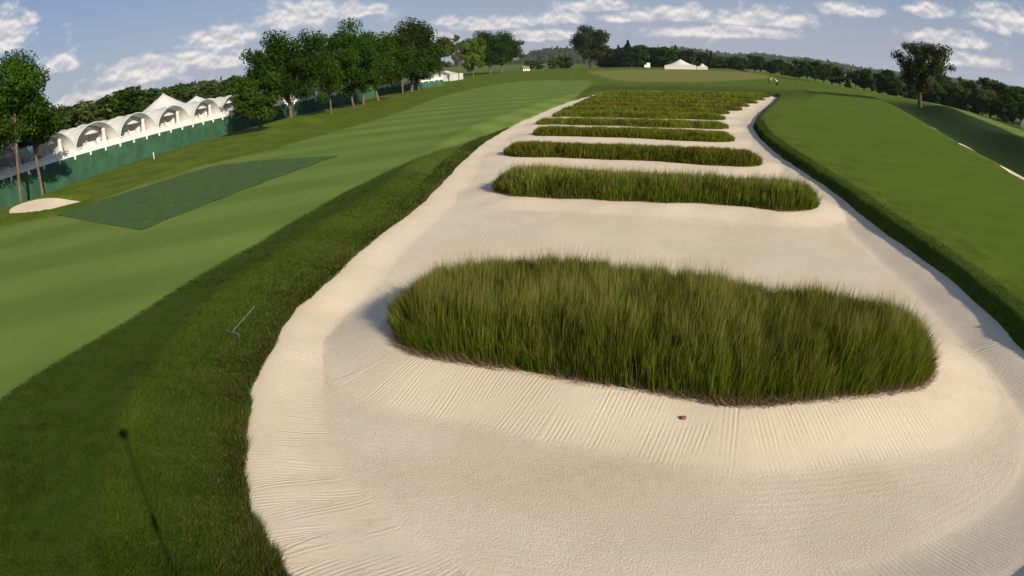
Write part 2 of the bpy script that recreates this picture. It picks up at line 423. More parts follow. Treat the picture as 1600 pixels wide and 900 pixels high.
PEW_POLY = [np.array([(-2.85,15.0),(-2.55,13.92),(-2.09,13.26),(-1.38,12.86),(-0.08,12.29),(1.11,11.62),(2.24,11.06),(3.31,10.50),(3.95,10.21),(5.05,10.11),(6.28,10.05),(7.46,10.02),(8.1,10.3),(8.6,11.0),(8.75,11.9),(8.3,12.7),(7.3,13.6),(5.9,14.4),(4.6,15.4),(3.1,16.2),(1.7,17.0),(0.0,17.4),(-1.3,17.2),(-2.4,16.3)])]
PEW_ENDS = [((-1.15, 30.1), (11.9, 23.9), 3.3), ((-.55, 41.8), (13.4, 34.5), 2.9), ((1.7, 52.0), (15.3, 44.8), 2.8), ((2.4, 60.4), (17.7, 53.0), 2.8),
            ((4.4, 67.6), (20.1, 60.8), 2.9), ((5.8, 73.6), (22.6, 66.9), 2.9), ((7.6, 79.6), (25.7, 71.6), 2.9), ((9.1, 85.8), (28.6, 77.2), 2.9),
            ((10.8, 92.0), (32.0, 83.2), 2.9), ((12.8, 98.2), (36.0, 90.2), 2.9), ((14.9, 104.0), (39.6, 97.0), 2.9)]
for i, (l, r_, dpt) in enumerate(PEW_ENDS): PEW_POLY.append(capsule(l, r_, dpt, i + 1, .35))
PEWS = [catmull(p, .45) for p in PEW_POLY]
PEW_TOP = [.70, .58, .42, .30, .25, .25, .25, .25, .25, .25, .25, .25]         # tops of the grass
EDGE_Z, FLOOR_Z, PEW_Z = -.45, -.74, -.38

FAIR_L = np.array([(-8.0,-14),(-10.2,-6),(-11.2,2),(-11.4,6),(-11.20,10.32),(-10.72,12.55),(-10.12,15.02),(-9.59,18.29),(-8.81,22.18),(-7.89,27.85),(-7.1,32.2),(-5.2,39.6),(-1.3,53.3),(4.3,72.0),(9.2,91.8),(18.4,140.0),(19.4,155.9),(8.7,166),(-.2,157.2),(-9.5,117.2),(-12.7,77.7),(-17.6,56.0),(-19.1,51.1),(-22.3,47.6),(-24.6,39.7),(-26.1,33.8),(-30.4,32.2),(-38,29),(-44,10),(-42,-14)])
FAIR_R = np.array([(14.5,-6),(14.2,6),(14.4,12),(15.3,16),(16.0,21),(17.1,27),(18.3,33),(19.0,38.5),(20.4,44),(21.9,49.5),(23.9,55.6),(27.2,63),(33.4,74),(44,92),(52,106),(62,128),(72.6,133),(73,129.2),(53.6,85.4),(43.2,63.0),(35.1,45.7),(30.7,34.9),(28.04,28.76),(26.5,20),(26,8),(27,-6)])
RF_EDGE = np.array([(27,-30),(26,8),(26.5,20),(28.04,28.76),(30.7,34.9),(35.1,45.7),(43.2,63.0),(53.6,85.4),(73,129.2),(74,160),(82,205),(104,300),(130,420)])
STRIP = np.array([(91.9,128.6),(78.9,97.3),(70.9,80.9),(63.5,65.8),(60,55),(76,62),(84,80.3),(93,110.1),(104,130)])
FESCUE = np.array([(35.5,262),(27.5,195.8),(26.9,150),(37.0,143),(47.4,148.4),(73.7,182.6),(92,240),(70,275)])
FENCE = np.array([(-46.5,33),(-43.4,45),(-42.7,56.7),(-41,68),(-38.8,83.4),(-36.8,97),(-33.4,116),(-28.5,134),(-22.5,152),(-14,172)])
SIDE_BUNKERS = [(np.array([(-34.6,38.2),(-36.0,40.6),(-34.8,42.0),(-31.5,40.9),(-27.6,38.7),(-28.8,36.9),(-31.4,36.9)]), 0),
                (np.array([(42.9,60.2),(43.8,61.4),(45.2,61.9),(45.4,60.6),(44.2,59.0),(43.2,58.9)]), 1),
                (np.array([(37.0,46.6),(38.2,48.6),(39.6,49.0),(39.6,47.2),(38.2,44.8),(37.0,44.8)]), 1),
                (np.array([(29.8,29.4),(31.2,34.0),(32.6,35.8),(33.6,34.4),(32.2,29.2),(30.8,25.2),(29.4,25.2)]), 1)]
SIDE_BUNKERS = [(catmull(p, .5), k) for p, k in SIDE_BUNKERS]


def rf_signed(pts):
    """distance beyond (right of) the edge of the right-hand fairway"""
    d, _ = sdf(pts, RF_EDGE, closed=False)
    xe = np.interp(pts[:, 1], RF_EDGE[:, 1], RF_EDGE[:, 0])
    return np.where(pts[:, 0] > xe, d, -d)


def fence_side(pts):
    """minus the distance to the fence on the course side, zero beyond it"""
    xf = np.interp(pts[:, 1], FENCE[:, 1], FENCE[:, 0])
    return -np.clip((pts[:, 0] - xf) * .97, 0, None)


def base_z(pts):
    x, y = pts[:, 0], pts[:, 1]; r = np.hypot(x, y)
    z = .10 * sines(x, y, 3, .09) * smooth(6, 30, r) + .25 * sines(x, y, 4, .03) * smooth(60, 160, r)
    z = z - 1.85 * smooth(8, .5, -fence_side(pts)) * smooth(150, 110, y) * smooth(-30, 20, y) - .0
    z = z + .75 * np.exp(-((x + 25.5) ** 2 + (y - 80) ** 2) / 14) + .45 * np.exp(-((x + 24) ** 2 / 20 + (y - 71) ** 2 / 30)) + .35 * np.exp(-((x + 30) ** 2 / 14 + (y - 56) ** 2 / 60))
    rf = rf_signed(pts)
    hol = smooth(.0, 5.0, rf)
    z = z - hol * 1.15 + 1.25 * np.exp(-((rf - 11) / 3.6) ** 2) * (.75 + .35 * np.sin(y * .16)) * smooth(120, 90, y)
    z = z - 5.0 * smooth(12, 60, rf) - 7.0 * smooth(60, 260, rf)
    z = z - 7.0 * smooth(335, 460, r) * smooth(-60, 40, x + 60) - 5 * smooth(-48, -120, x) * smooth(-20, 20, y)
    return z


def right_side(pts):
    y = pts[:, 1]
    mid = np.interp(y, [3, 15, 40, 60, 107], [5.0, 4.0, 7.0, 12, 28])
    return smooth(-1.5, 1.5, pts[:, 0] - mid)


def ground_z(pts, dB=None):
    z = base_z(pts)
    if dB is None: dB, _ = masked_sdf(pts, BUN, 6.0)
    o = -dB                                              # metres outside the sand
    rs = right_side(pts)
    y = pts[:, 1]
    nearw = smooth(9, 5, y) * (1 - rs)
    wid = 2.4 * (1 - rs) + .34 * rs
    step = .10 * (1 - rs) + .30 * rs
    hi = z - .02 * smooth(3.5, .3, o) * rs + .06 * np.exp(-((o - wid) / .6) ** 2) * (1 - rs)
    rise = step * smooth(0, .14, o) + (1 - step) * smooth(0, 1, o / wid)
    lip = EDGE_Z - .03 + (hi - EDGE_Z + .03) * rise
    out = np.where(o > wid * 1.0001, hi, lip)
    ins = EDGE_Z - .03 - 1.0 * smooth(0, .30, dB)
    z = np.where(dB > 0, ins, out)
    for poly, k in SIDE_BUNKERS:
        d, _ = masked_sdf(pts, poly, 2.0)
        z = z - .55 * smooth(-.5, .25, d)
    return z


def sand_z(pts, dB, dP):
    fl = FLOOR_Z + np.interp(pts[:, 1], [16, 26, 45], [0, .14, .20])
    z = fl + .05 * sines(pts[:, 0], pts[:, 1], 11, .35)
    wr = np.interp(pts[:, 1], [4, 8, 11, 200], [2.4, 2.0, 1.5, 1.4])
    e = 1 - smooth(0, 1, np.clip(dB, 0, None) / wr)
    z = z + (EDGE_Z - fl) * e
    p = 1 - smooth(-.25, 2.1, np.clip(-dP, 0, None))
    z = np.maximum(z, fl + (PEW_Z - fl) * p + .03 * sines(pts[:, 0], pts[:, 1], 12, .8) * p)
    return z


# ------------------------------------------------------------------ ground sheet (polar grid, fine where the view is)
AZ = np.radians(np.r_[np.arange(-180, -62, 4.0), np.arange(-62, 62, .2), np.arange(62, 180, 4.0)])
RAD = [1.2]
while RAD[-1] < 125: RAD.append(RAD[-1] * 1.0128)
while RAD[-1] < 5200: RAD.append(RAD[-1] * 1.045)
RAD = np.array(RAD)
gr, ga = np.meshgrid(RAD, AZ, indexing='ij')
GX, GY = (gr * np.sin(ga)).ravel(), (gr * np.cos(ga)).ravel()
PTS = np.c_[GX, GY]
nr, na = len(RAD), len(AZ)
dB_all, arcB = masked_sdf(PTS, BUN, 6.0)
GZ = ground_z(PTS, dB_all)
V = np.c_[PTS, GZ]
i0 = np.arange(nr - 1)[:, None]; j0 = np.arange(na)[None, :]; j1 = (j0 + 1) % na
Q = np.stack([(i0 * na + j0).ravel(), ((i0 + 1) * na + j0).ravel(), ((i0 + 1) * na + j1 + 0 * i0).ravel(), (i0 * na + j1 + 0 * i0).ravel()], -1)


def zone(poly, soft, pad=3.0):
    d, _ = masked_sdf(PTS, np.asarray(poly, float), pad)
    return smooth(-soft, soft, d + .12 * sines(GX, GY, 21, 1.1)), d


rr = np.hypot(GX, GY)
FL = catmull(FAIR_L, 1.5); FR = catmull(FAIR_R, 1.5); FE = catmull(FESCUE, 5.0); ST = catmull(STRIP, 3.0)
zf, dFL = zone(FL, .10 + 0 * rr); zr, dFR = zone(FR, .45); ze, dFE = zone(FE, 1.5, 12.0); zs_, dST = zone(ST, 1.0)
rf_all = rf_signed(PTS)
dist_b = -masked_sdf(PTS, BUN, 32.0)[0]
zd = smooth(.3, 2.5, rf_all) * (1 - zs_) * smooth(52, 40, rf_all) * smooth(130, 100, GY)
crest = dist_b + .18 * sines(GX, GY, 5, .8)
zcol = np.where(right_side(PTS) > .5, smooth(-.3, .2, crest) * smooth(1.2, .6, crest) * .9, .75 * smooth(-.3, .2, crest) + .25 * smooth(2.3, 2.7, crest)) * smooth(14, 8, dist_b) * smooth(130, 60, GY)
zcol = np.maximum(zcol, smooth(30, 3, dist_b) * .75 * smooth(80, 104, GY))
zdry = smooth(1.4, .0, -dB_all) * (.7 - .5 * right_side(PTS))  # less dry tint on the right lip: its shade put into the colour
zone_a = np.c_[np.maximum(zf, zs_), zd, ze]; zone_b = np.c_[zdry, zcol, zr]
qc = lambda a: a[Q].mean(1)
isF = qc(dFL) > 0; isR = (qc(dFR) > 0) & ~isF; isE = (qc(dFE) > 0) & ~isF & ~isR; isS = (qc(dST) > 0) & ~isF & ~isR & ~isE
# normals of the whole sheet so that the seams do not show
fn = np.cross(V[Q[:, 2]] - V[Q[:, 0]], V[Q[:, 3]] - V[Q[:, 1]]); vn = np.zeros_like(V)
for k in range(4): np.add.at(vn, Q[:, k], fn)
vn /= np.linalg.norm(vn, axis=1, keepdims=True) + 1e-12
vn[vn[:, 2] < 0] *= -1


def sheet(name, mask, extra_center=False):
    q = Q[mask]; ids = np.unique(q); mp = np.full(len(V), -1); mp[ids] = np.arange(len(ids))
    vv = V[ids]; qq = mp[q][:, ::-1]; loops = qq.ravel(); nper = np.full(len(qq), 4)
    za, zb, nn = zone_a[ids], zone_b[ids], vn[ids]
    if extra_center:
        ring = mp[np.arange(na)]
        loops = np.r_[loops, ring[::-1]]; nper = np.r_[nper, len(ring)]
    me = big_mesh(name, vv, loops, nper, M_TURF, True, {'zone': za, 'zone2': zb})
    me.normals_split_custom_set_from_vertices(nn.tolist())
    return link(name, me)


tag(sheet('ground', ~(isF | isR | isE | isS), True), 'uneven dark green rough covering the course around the sand', kind='structure')
tag(sheet('fairway', isF), 'light green mown fairway left of the sand', kind='structure')
tag(sheet('fairway', isR), 'smooth green mown fairway right of the sand', kind='structure')
tag(sheet('fairway', isS), 'pale sunlit mown strip beyond the dark hollows on the far right', kind='structure')
tag(sheet('fescue_field', isE), 'pale golden uncut grass field on the far crest', kind='structure')

# ------------------------------------------------------------------ sand of the big bunker
vin = dB_all > -.28
qs = Q[vin[Q].all(1)]
ids = np.unique(qs); mp = np.full(len(V), -1); mp[ids] = np.arange(len(ids))
sp = PTS[ids]; sdB = dB_all[ids]; sarc = arcB[ids]
sdP = np.full(len(sp), -9.0); sPa = np.zeros(len(sp))
for poly in PEWS:
    d, a = masked_sdf(sp, poly, 3.0); k = d > sdP; k &= d > -2.99
    sdP[k] = d[k]; sPa[k] = a[k]
sz = sand_z(sp, sdB, sdP)
wr = np.interp(sp[:, 1], [4, 8, 11, 200], [2.4, 2.0, 1.5, 1.4])
wE = smooth(1.02, .90, sdB / wr); wP = smooth(-1.85, -1.65, sdP)
useP = sdP > -1.9
rake_u = np.where(useP & (wP >= wE * .99), sPa, sarc); rake_w = np.maximum(wE, wP)
damp = np.exp(-((sp[:, 0] - .9) ** 2 / 4.5 + (sp[:, 1] - 8.9) ** 2 / .55))
me = big_mesh('sand', np.c_[sp, sz], mp[qs][:, ::-1].ravel(), 4, M_SAND, True, {'rake_u': rake_u, 'rake_w': rake_w, 'damp': damp, 'rake_v': np.minimum(sdB, -sdP)})
tag(link('sand_bunker', me), 'pale raked sand of the great bunker', kind='structure')

SB_LABEL = ['small pale sand bunker below the green fence by the left trees', 'smallest sand bunker sliver in the far right hollow below the lone tree',
            'middle sand bunker sliver in the dark right hollow', 'largest and nearest sand bunker sliver at the right fairway edge']
for (poly, k), lab in zip(SIDE_BUNKERS, SB_LABEL):
    c = poly.mean(0); rings = [c + (poly - c) * s for s in (1.05, .85, .6, .3)]
    P = np.vstack(rings + [c[None]]); n = len(poly)
    dd, _ = sdf(P, poly)
    z = base_z(P) - .55 + .22 * np.exp(-np.clip(dd, 0, None) / .5)
    if k: z = z + .30 * smooth(-1, 2.6, (P - c) @ np.array([.75, .66]))
    else: z = z + .28 * smooth(-1, 3, (P - c) @ np.array([-.5, .85]))
    f = [(r * n + i, r * n + (i + 1) % n, (r + 1) * n + (i + 1) % n, (r + 1) * n + i) for r in range(3) for i in range(n)] + [(3 * n + i, 3 * n + (i + 1) % n, 4 * n) for i in range(n)]
    b = MB(); b.add(np.c_[P, z].tolist(), f); o = b.build('small_bunker', M_SAND, sm=True)
    tag(o, lab, kind='structure')

# ------------------------------------------------------------------ grass blades
def blades(name, base, h, w, lean, cols, tipcol, mat, parent=None, segs=2, bend=None):
    """base (n,3); lean (n,2) horizontal travel of the tip as a fraction of h"""
    n = len(base); a = rng.uniform(0, math.pi, n); sx, sy = np.cos(a) * w / 2, np.sin(a) * w / 2
    side = np.c_[sx, sy, 0 * sx]
    tip = base + np.c_[lean[:, 0] * h, lean[:, 1] * h, h]
    if segs == 1:
        V = np.stack([base - side, base + side, tip], 1).reshape(-1, 3); loops = np.arange(3 * n); nper = 3
        C = np.stack([cols, cols, tipcol], 1).reshape(-1, 3)
    else:
        mid = base + np.c_[lean[:, 0] * h * .32, lean[:, 1] * h * .32, h * .62]
        V = np.stack([base - side, base + side, mid + side * .8, mid - side * .8, tip], 1).reshape(-1, 3)
        k = (np.arange(n) * 5)[:, None]
        loops = np.hstack([k + np.array([[0, 1, 2, 3]]), k + np.array([[3, 2, 4]])]).ravel(); nper = np.tile([4, 3], n)
        C = np.stack([cols, cols, .88 * cols + .12 * tipcol, .88 * cols + .12 * tipcol, tipcol], 1).reshape(-1, 3)
    me = big_mesh(name, V, loops, nper, mat, False, {'col': C})
    return link(name, me, parent)


def scatter(poly, n, margin=0.0):
    lo, hi = poly.min(0), poly.max(0); out = []
    got = 0
    while got < n:
        p = rng.uniform(lo, hi, (n * 2, 2)); d, _ = sdf(p, poly); p = p[d > margin]; out.append(p); got += len(p)
    return np.vstack(out)[:n]


def berm_z(p, poly, top):
    d, _ = sdf(p, poly)
    return PEW_Z - .12 + (top - PEW_Z) * .42 * smooth(0, .9, d) + .12 * smooth(-.05, .12, d) + .04 * sines(p[:, 0], p[:, 1], 31, 1.3), d


ORD = ['nearest', 'second', 'third', 'fourth', 'fifth', 'sixth', 'seventh', 'eighth', 'ninth', 'tenth', 'eleventh', 'farthest']
NBL = [150000, 62000, 38000, 24000, 17000, 14000, 12000, 11000, 10000, 9000, 9000, 9000]
for i, poly in enumerate(PEWS):
    lab = ('%s rung of tall fescue grass in the big sand bunker' % ORD[i]) if i in (0, 11) else '%s rung of tall fescue grass counted from the front of the big bunker' % ORD[i]
    if i == 0: lab = 'nearest and largest rung of tall fescue grass in the big sand bunker'
    cc = poly.mean(0)
    root = empty('grass_berm', (cc[0], cc[1], PEW_Z)); tag(root, lab, 'grass berm', 'turf rungs across the big bunker')
    top = PEW_TOP[i]
    # mound
    N = len(poly); sc_ = [1.03, .99, .95, .88, .75, .5, .2]
    axis = poly[np.argmax(poly[:, 0])] - poly[np.argmin(poly[:, 0])]
    cl = lambda s: cc + (poly - cc) * s
    # shrink towards the long axis so that the mound stays a rung
    ax = axis / np.hypot(*axis); per = np.array([-ax[1], ax[0]])
    al = (poly - cc) @ ax; pe = (poly - cc) @ per; half = np.abs(al).max(); dep = np.abs(pe).max()
    rings = []
    for s in sc_:
        a2 = al * (1 - (1 - s) * dep / half); p2 = pe * s
        rings.append(cc + a2[:, None] * ax + p2[:, None] * per)
    P = np.vstack(rings); z, _ = berm_z(P, poly, top)
    f = [(r * N + k, r * N + (k + 1) % N, (r + 1) * N + (k + 1) % N, (r + 1) * N + k) for r in range(len(sc_) - 1) for k in range(N)]
    f.append(tuple((len(sc_) - 1) * N + k for k in range(N)))
    b = MB(); b.add((np.c_[P, z] - np.array([cc[0], cc[1], PEW_Z])).tolist(), f); b.build('turf_mound', M_THATCH, root, True)
    n = NBL[i]; p = scatter(poly, int(n * 1.7), -.02)
    near = i < 3
    tuft = .5 + .5 * sines(p[:, 0], p[:, 1], 141 + i, 9.0 if near else 4.0, 11) + .35 * sines(p[:, 0], p[:, 1], 151 + i, 3.0, 9)
    dens = smooth(.18, .75, tuft) * .85 + .15
    p = p[rng.random(len(p)) < dens][:n]; n = len(p); zb, d = berm_z(p, poly, top)
    tuft = np.clip(.5 + .5 * sines(p[:, 0], p[:, 1], 141 + i, 9.0 if near else 4.0, 11) + .35 * sines(p[:, 0], p[:, 1], 151 + i, 3.0, 9), 0, 1)
    room = np.clip(top - zb, .12, None)
    clump = np.clip(.5 + .9 * sines(p[:, 0], p[:, 1], 41 + i, 1.6, 9), 0, 1)
    h = room * (.52 + .46 * rng.random(n) + .26 * (tuft - .5) + .10 * (clump - .5)) * (.55 + .45 * smooth(0, .6, d))
    stalk = rng.random(n) < ((.12 if i < 2 else .05) * (.4 + 1.2 * clump))
    h = np.where(stalk, h * 1.12 + rng.uniform(.05, .34 if i < 2 else .12, n), h)
    dist = np.hypot(*cc)
    wd = np.where(stalk, .0055, .0085) * max(1.0, dist / 13.0) * rng.uniform(.7, 1.5, n)
    # blades at the rim lean out over the sand
    eps = .15; dxp, _ = sdf(p + np.array([eps, 0]), poly); dyp, _ = sdf(p + np.array([0, eps]), poly)
    gx, gy = (d - dxp) / eps, (d - dyp) / eps; rim = smooth(.6, 0, d) * .30
    la = sines(p[:, 0], p[:, 1], 71 + i, 1.7) * 2.5 + rng.normal(0, 1.1, n)
    lean = np.c_[gx * rim + np.cos(la) * .16, gy * rim + np.sin(la) * .16] * rng.uniform(.3, 1.5, n)[:, None]
    g = (rng.random(n) ** 1.5)[:, None]; cl2 = clump[:, None]; tf = tuft[:, None]
    c0 = np.array([.017, .046, .003]) * (1 - g) + np.array([.148, .200, .013]) * g
    c0 = c0 * (.35 + .6 * cl2 + .6 * tf) * (np.array([1.45, 1.25, 1.1]) if i > 2 else np.array([1.22, 1.08, 1.0]))
    straw = (rng.random(n) < .05 + .06 * (1 - clump))[:, None]
    c0 = np.where(straw, np.array([.20, .155, .055]) * rng.uniform(.5, 1.2, (n, 1)), c0)
    tipc = np.where(stalk[:, None], np.array([.38, .29, .13]) * rng.uniform(.5, 1.25, (n, 1)), c0 * np.array([1.2, 1.15, 1.1]))
    blades('tall_grass', np.c_[p[:, 0] - cc[0], p[:, 1] - cc[1], zb - PEW_Z - .02], h, wd, lean, c0, tipc, M_BLADE, root, 2 if i < 4 else 1)['kind'] = 'stuff'
    # dry thatch hanging at the foot of the two nearest rungs
    if i < 3:
        m = [26000, 9000, 4000][i]; s = rng.integers(0, len(poly), m); t = rng.random(m)[:, None]
        q = poly[s] * (1 - t) + poly[(s + 1) % len(poly)] * t + rng.normal(0, .05, (m, 2))
        patch = .5 + .5 * sines(q[:, 0], q[:, 1], 91, 2.2)
        keep = rng.random(m) < smooth(.25, .6, patch); q = q[keep]; m = len(q); zq, dq = berm_z(q, poly, top)
        cen = (q - cc); cen /= np.hypot(*cen.T)[:, None] + 1e-9
        la = rng.uniform(0, 6.28, m)
        blades('dry_thatch', np.c_[q[:, 0] - cc[0], q[:, 1] - cc[1], zq - PEW_Z + .0], rng.uniform(.06, .26, m), .022 * rng.uniform(.6, 1.3, m),
               np.c_[np.cos(la), np.sin(la)] * .9, np.array([.24, .17, .11]) * rng.uniform(.5, 1.3, (m, 1)), np.array([.36, .27, .18]) * rng.uniform(.5, 1.2, (m, 1)), M_BLADE, root, 1)['kind'] = 'stuff'

# rough grass round the bunker: real blades where they can be seen
def rough_patch(n, sample, hmul=1.0):
    p = sample(n); d, _ = masked_sdf(p, BUN, 8.0); o = -d
    rs = right_side(p)
    dfl, _ = masked_sdf(p, FL, 3.0); dfr, _ = masked_sdf(p, FR, 3.0)
    keep = (o > .01) & (dfl < .05) & (dfr < .05); p, o, rs = p[keep], o[keep], rs[keep]; n = len(p)
    dist = np.hypot(p[:, 0], p[:, 1]); z = ground_z(p)
    cl = .5 + .5 * sines(p[:, 0], p[:, 1], 101, 2.4, 9); c2 = .5 + .5 * sines(p[:, 0], p[:, 1], 102, 7, 9); c3 = .5 + .5 * sines(p[:, 0], p[:, 1], 103, .8, 7)
    h = (.045 + .08 * rng.random(n) + .20 * np.clip(cl * c2 * 2.4 - .5, 0, 1)) * hmul * np.where(o > 2.4, .55, 1.0) * (.6 + .8 * smooth(.5, 0, o)) * (1 - .5 * rs)
    w = .011 * np.maximum(1, dist / 10) * rng.uniform(.7, 1.4, n)
    la = sines(p[:, 0], p[:, 1], 104, 1.2) * 4 + rng.normal(0, 1.0, n)
    lean = np.c_[np.cos(la), np.sin(la)] * rng.uniform(.3, 1.1, n)[:, None]
    g = rng.random(n)[:, None]
    c = np.array([.024, .050, .007]) * (1 - g) + np.array([.070, .100, .012]) * g
    c = c * (.25 + .65 * c3[:, None] + .75 * cl[:, None] * c2[:, None] ** .5) * np.where(o > 2.4, .72, 1.0)[:, None] * (1 + np.exp(-((o - 2.05) / .35) ** 2)[:, None] * (1 - rs[:, None]) * np.array([.30, .18, .05]))
    dryp = (rng.random(n) < (.22 - .16 * rs) * smooth(1.7, .05, o) * (.1 + 1.1 * cl))[:, None]  # fewer tan blades on the right lip, darker in colour to imitate its shade
    c = np.where(dryp, np.array([.19, .135, .055]) * rng.uniform(.6, 1.2, (n, 1)), c)
    return p, z, h, w, lean, c


def samp_left(n):
    r = np.exp(rng.uniform(math.log(4.0), math.log(36), n)); a = np.radians(rng.uniform(-62, 6, n)); return np.c_[r * np.sin(a), r * np.cos(a)]


def samp_edge(n, lo=2.0, hi=62, width=1.0):
    s = rng.integers(0, len(BUN), n); t = rng.random(n)[:, None]; q = BUN[s] * (1 - t) + BUN[(s + 1) % len(BUN)] * t
    q = q + nn_edge[s] * (rng.random(n) ** 1.6 * width)[:, None]; r = np.hypot(*q.T); return q[(r > lo) & (r < hi)]


e_ = np.roll(BUN, -1, 0) - np.roll(BUN, 1, 0); nn_edge = np.c_[e_[:, 1], -e_[:, 0]] / (np.hypot(*e_.T)[:, None] + 1e-9)
tst, _ = sdf(BUN + nn_edge * .3, BUN)
nn_edge = np.where((tst > 0)[:, None], -nn_edge, nn_edge)
for nm, n, smp, lab in (('rough_grass', 560000, samp_left, 'short shaggy rough grass left of the bunker edge'),
                        ('edge_grass', 150000, lambda n: samp_edge(n), 'shaggy fringe of grass hanging over the bunker rim')):
    p, z, h, w, lean, c = rough_patch(n, smp)
    o = blades(nm, np.c_[p, z - .008], h, w, lean, c, c * 1.15, M_BLADE, None, 1)
    tag(o, lab, 'grass', kind='stuff')

# ------------------------------------------------------------------ trees
def tree_proto(seed, H, R, cb, nclump, nleaf, leaf, col, sparse=1.0, trunk_r=.22, low=1.0, top_bias=0.0, limbs=9, flat=1.0):
    r = np.random.default_rng(seed)
    zc = H * (cb + 1) / 2; sz = H * (1 - cb) / 2
    C, S = [], []
    while len(C) < nclump:
        v = r.normal(0, 1, 3); v /= np.linalg.norm(v); q = r.random() ** .45
        lob = 1 + .16 * math.sin(3 * math.atan2(v[1], v[0]) + seed) + .10 * math.sin(5 * math.atan2(v[1], v[0]) + 2.1 * seed)
        p = v * q * np.array([R * lob, R * lob, sz]); 
        if p[2] < 0: p[:2] *= (1 - .35 * (p[2] / sz) ** 2 * low)
        k = .62 + .5 * r.random()
        C.append(p * np.array([.86, .86, .88]) + np.array([0, 0, zc])); S.append(R * .34 * k * sparse)
    C = np.array(C); S = np.array(S)
    which = r.choice(nclump, nleaf, p=S ** 2 / (S ** 2).sum())
    u = r.normal(0, 1, (nleaf, 3)); u /= np.linalg.norm(u, axis=1, keepdims=True)
    rad = r.random(nleaf) ** .5
    P = C[which] + u * (rad * S[which])[:, None] * np.array([1, 1, .78 * flat])
    nrm = u * .7 + r.normal(0, .55, (nleaf, 3)) + np.array([0, 0, .35]); nrm /= np.linalg.norm(nrm, axis=1, keepdims=True)
    t1 = np.cross(nrm, r.normal(0, 1, (nleaf, 3))); t1 /= np.linalg.norm(t1, axis=1, keepdims=True) + 1e-9; t2 = np.cross(nrm, t1)
    s = leaf * r.uniform(.6, 1.3, nleaf)[:, None]
    V = np.stack([P - t1 * s * .62, P + t2 * s * .34, P + t1 * s * .62, P - t2 * s * .34], 1).reshape(-1, 3)
    cv = np.asarray(col) * r.uniform(.65, 1.35, (nleaf, 1)) * (r.uniform(.78, 1.22, nclump)[which])[:, None]
    cv[:, 0] *= r.uniform(.85, 1.3, nleaf)
    crown = big_mesh('crown', V, np.arange(4 * nleaf), 4, M_LEAF, False, {'col': np.repeat(cv, 4, axis=0)})
    b = MB(); bx, by = r.normal(0, .03 * H, 2)
    hz = H * (cb + .45 * (1 - cb)); path = [(0, 0, -.4), (0, 0, .02 * H), (bx * .3, by * .3, hz * .35), (bx * .7, by * .7, hz * .7), (bx, by, hz)]
    b.tube(path, [trunk_r * 1.6, trunk_r * 1.15, trunk_r * .95, trunk_r * .75, trunk_r * .4], 8)
    for k in r.choice(nclump, min(limbs, nclump), replace=False):
        z0 = H * cb * r.uniform(.75, 1.25) + .08 * H * r.random(); z0 = min(z0, hz * .95); fz = z0 / hz
        a = np.array([bx * fz, by * fz, z0]); e = C[k]; m_ = (a + e) / 2 + np.array([0, 0, .06 * H * r.random()])
        b.tube([a, m_, e], [trunk_r * .45, trunk_r * .28, trunk_r * .08], 5, False)
    return crown, b


def plant_tree(name, proto, loc, rz, s, label, group=None, bark=None, cat='tree', sxy=None):
    crown, tr = proto
    root = empty(name, loc, rz, s)
    if sxy: root.scale = (s * sxy, s * sxy, s)
    link('crown', crown, root); link('trunk', tr, root)
    return tag(root, label, cat, group)


def proto(bark=M_BARK, **k):
    c, b = tree_proto(**k); return (c, b.mesh('trunk', bark, True))


def gz(x, y): return float(ground_z(np.array([[x, y]]))[0])


G_DARK, G_MID, G_LT, G_OL = (.022, .054, .004), (.034, .076, .006), (.085, .140, .016), (.066, .092, .020)
P_A = proto(seed=1, H=12, R=4.7, cb=.15, nclump=60, nleaf=21000, leaf=.25, col=G_MID, trunk_r=.15)
P_L = proto(seed=15, H=12, R=4.4, cb=.38, nclump=60, nleaf=22000, leaf=.24, col=G_MID, trunk_r=.15)
P_L2 = proto(seed=16, H=12, R=4.2, cb=.54, nclump=50, nleaf=16000, leaf=.36, col=G_MID, trunk_r=.22)
P_B = proto(seed=2, H=12, R=4.5, cb=.13, nclump=56, nleaf=19000, leaf=.26, col=G_MID, trunk_r=.13)
P_C = proto(seed=3, H=12, R=5.6, cb=.11, nclump=74, nleaf=25000, leaf=.28, col=G_DARK, trunk_r=.21)
P_D = proto(seed=4, H=12, R=4.3, cb=.11, nclump=52, nleaf=17000, leaf=.28, col=G_DARK, trunk_r=.12)
P_BUSH = proto(seed=5, H=6, R=2.5, cb=.02, nclump=40, nleaf=12000, leaf=.22, col=G_MID, trunk_r=.12, low=.2)
P_SPARSE = proto(seed=6, H=12, R=3.2, cb=.25, nclump=22, nleaf=2600, leaf=.34, col=(.065, .080, .040), trunk_r=.14, sparse=.8, limbs=16)
P_LIGHT = proto(seed=8, H=12, R=4.3, cb=.06, nclump=44, nleaf=9000, leaf=.42, col=G_LT, trunk_r=.2, low=.3)
P_OLIVE = proto(seed=9, H=12, R=4.4, cb=.28, nclump=40, nleaf=8000, leaf=.42, col=G_OL, trunk_r=.22)
P_LONE = proto(M_BARKD, seed=10, H=12, R=5.4, cb=.22, nclump=54, nleaf=13500, leaf=.30, col=(.036, .052, .016), trunk_r=.34, sparse=.72, limbs=26)
P_BIG = proto(M_BARKD, seed=11, H=22, R=10.5, cb=.16, nclump=64, nleaf=15000, leaf=.72, col=(.028, .050, .012), trunk_r=.8, limbs=14)
P_F1 = proto(M_BARKD, seed=12, H=12, R=5.0, cb=.06, nclump=34, nleaf=3600, leaf=.75, col=G_DARK, trunk_r=.25, low=.3)
P_F2 = proto(M_BARKD, seed=13, H=12, R=4.6, cb=.08, nclump=30, nleaf=3400, leaf=.75, col=(.036, .066, .014), trunk_r=.25, low=.3)
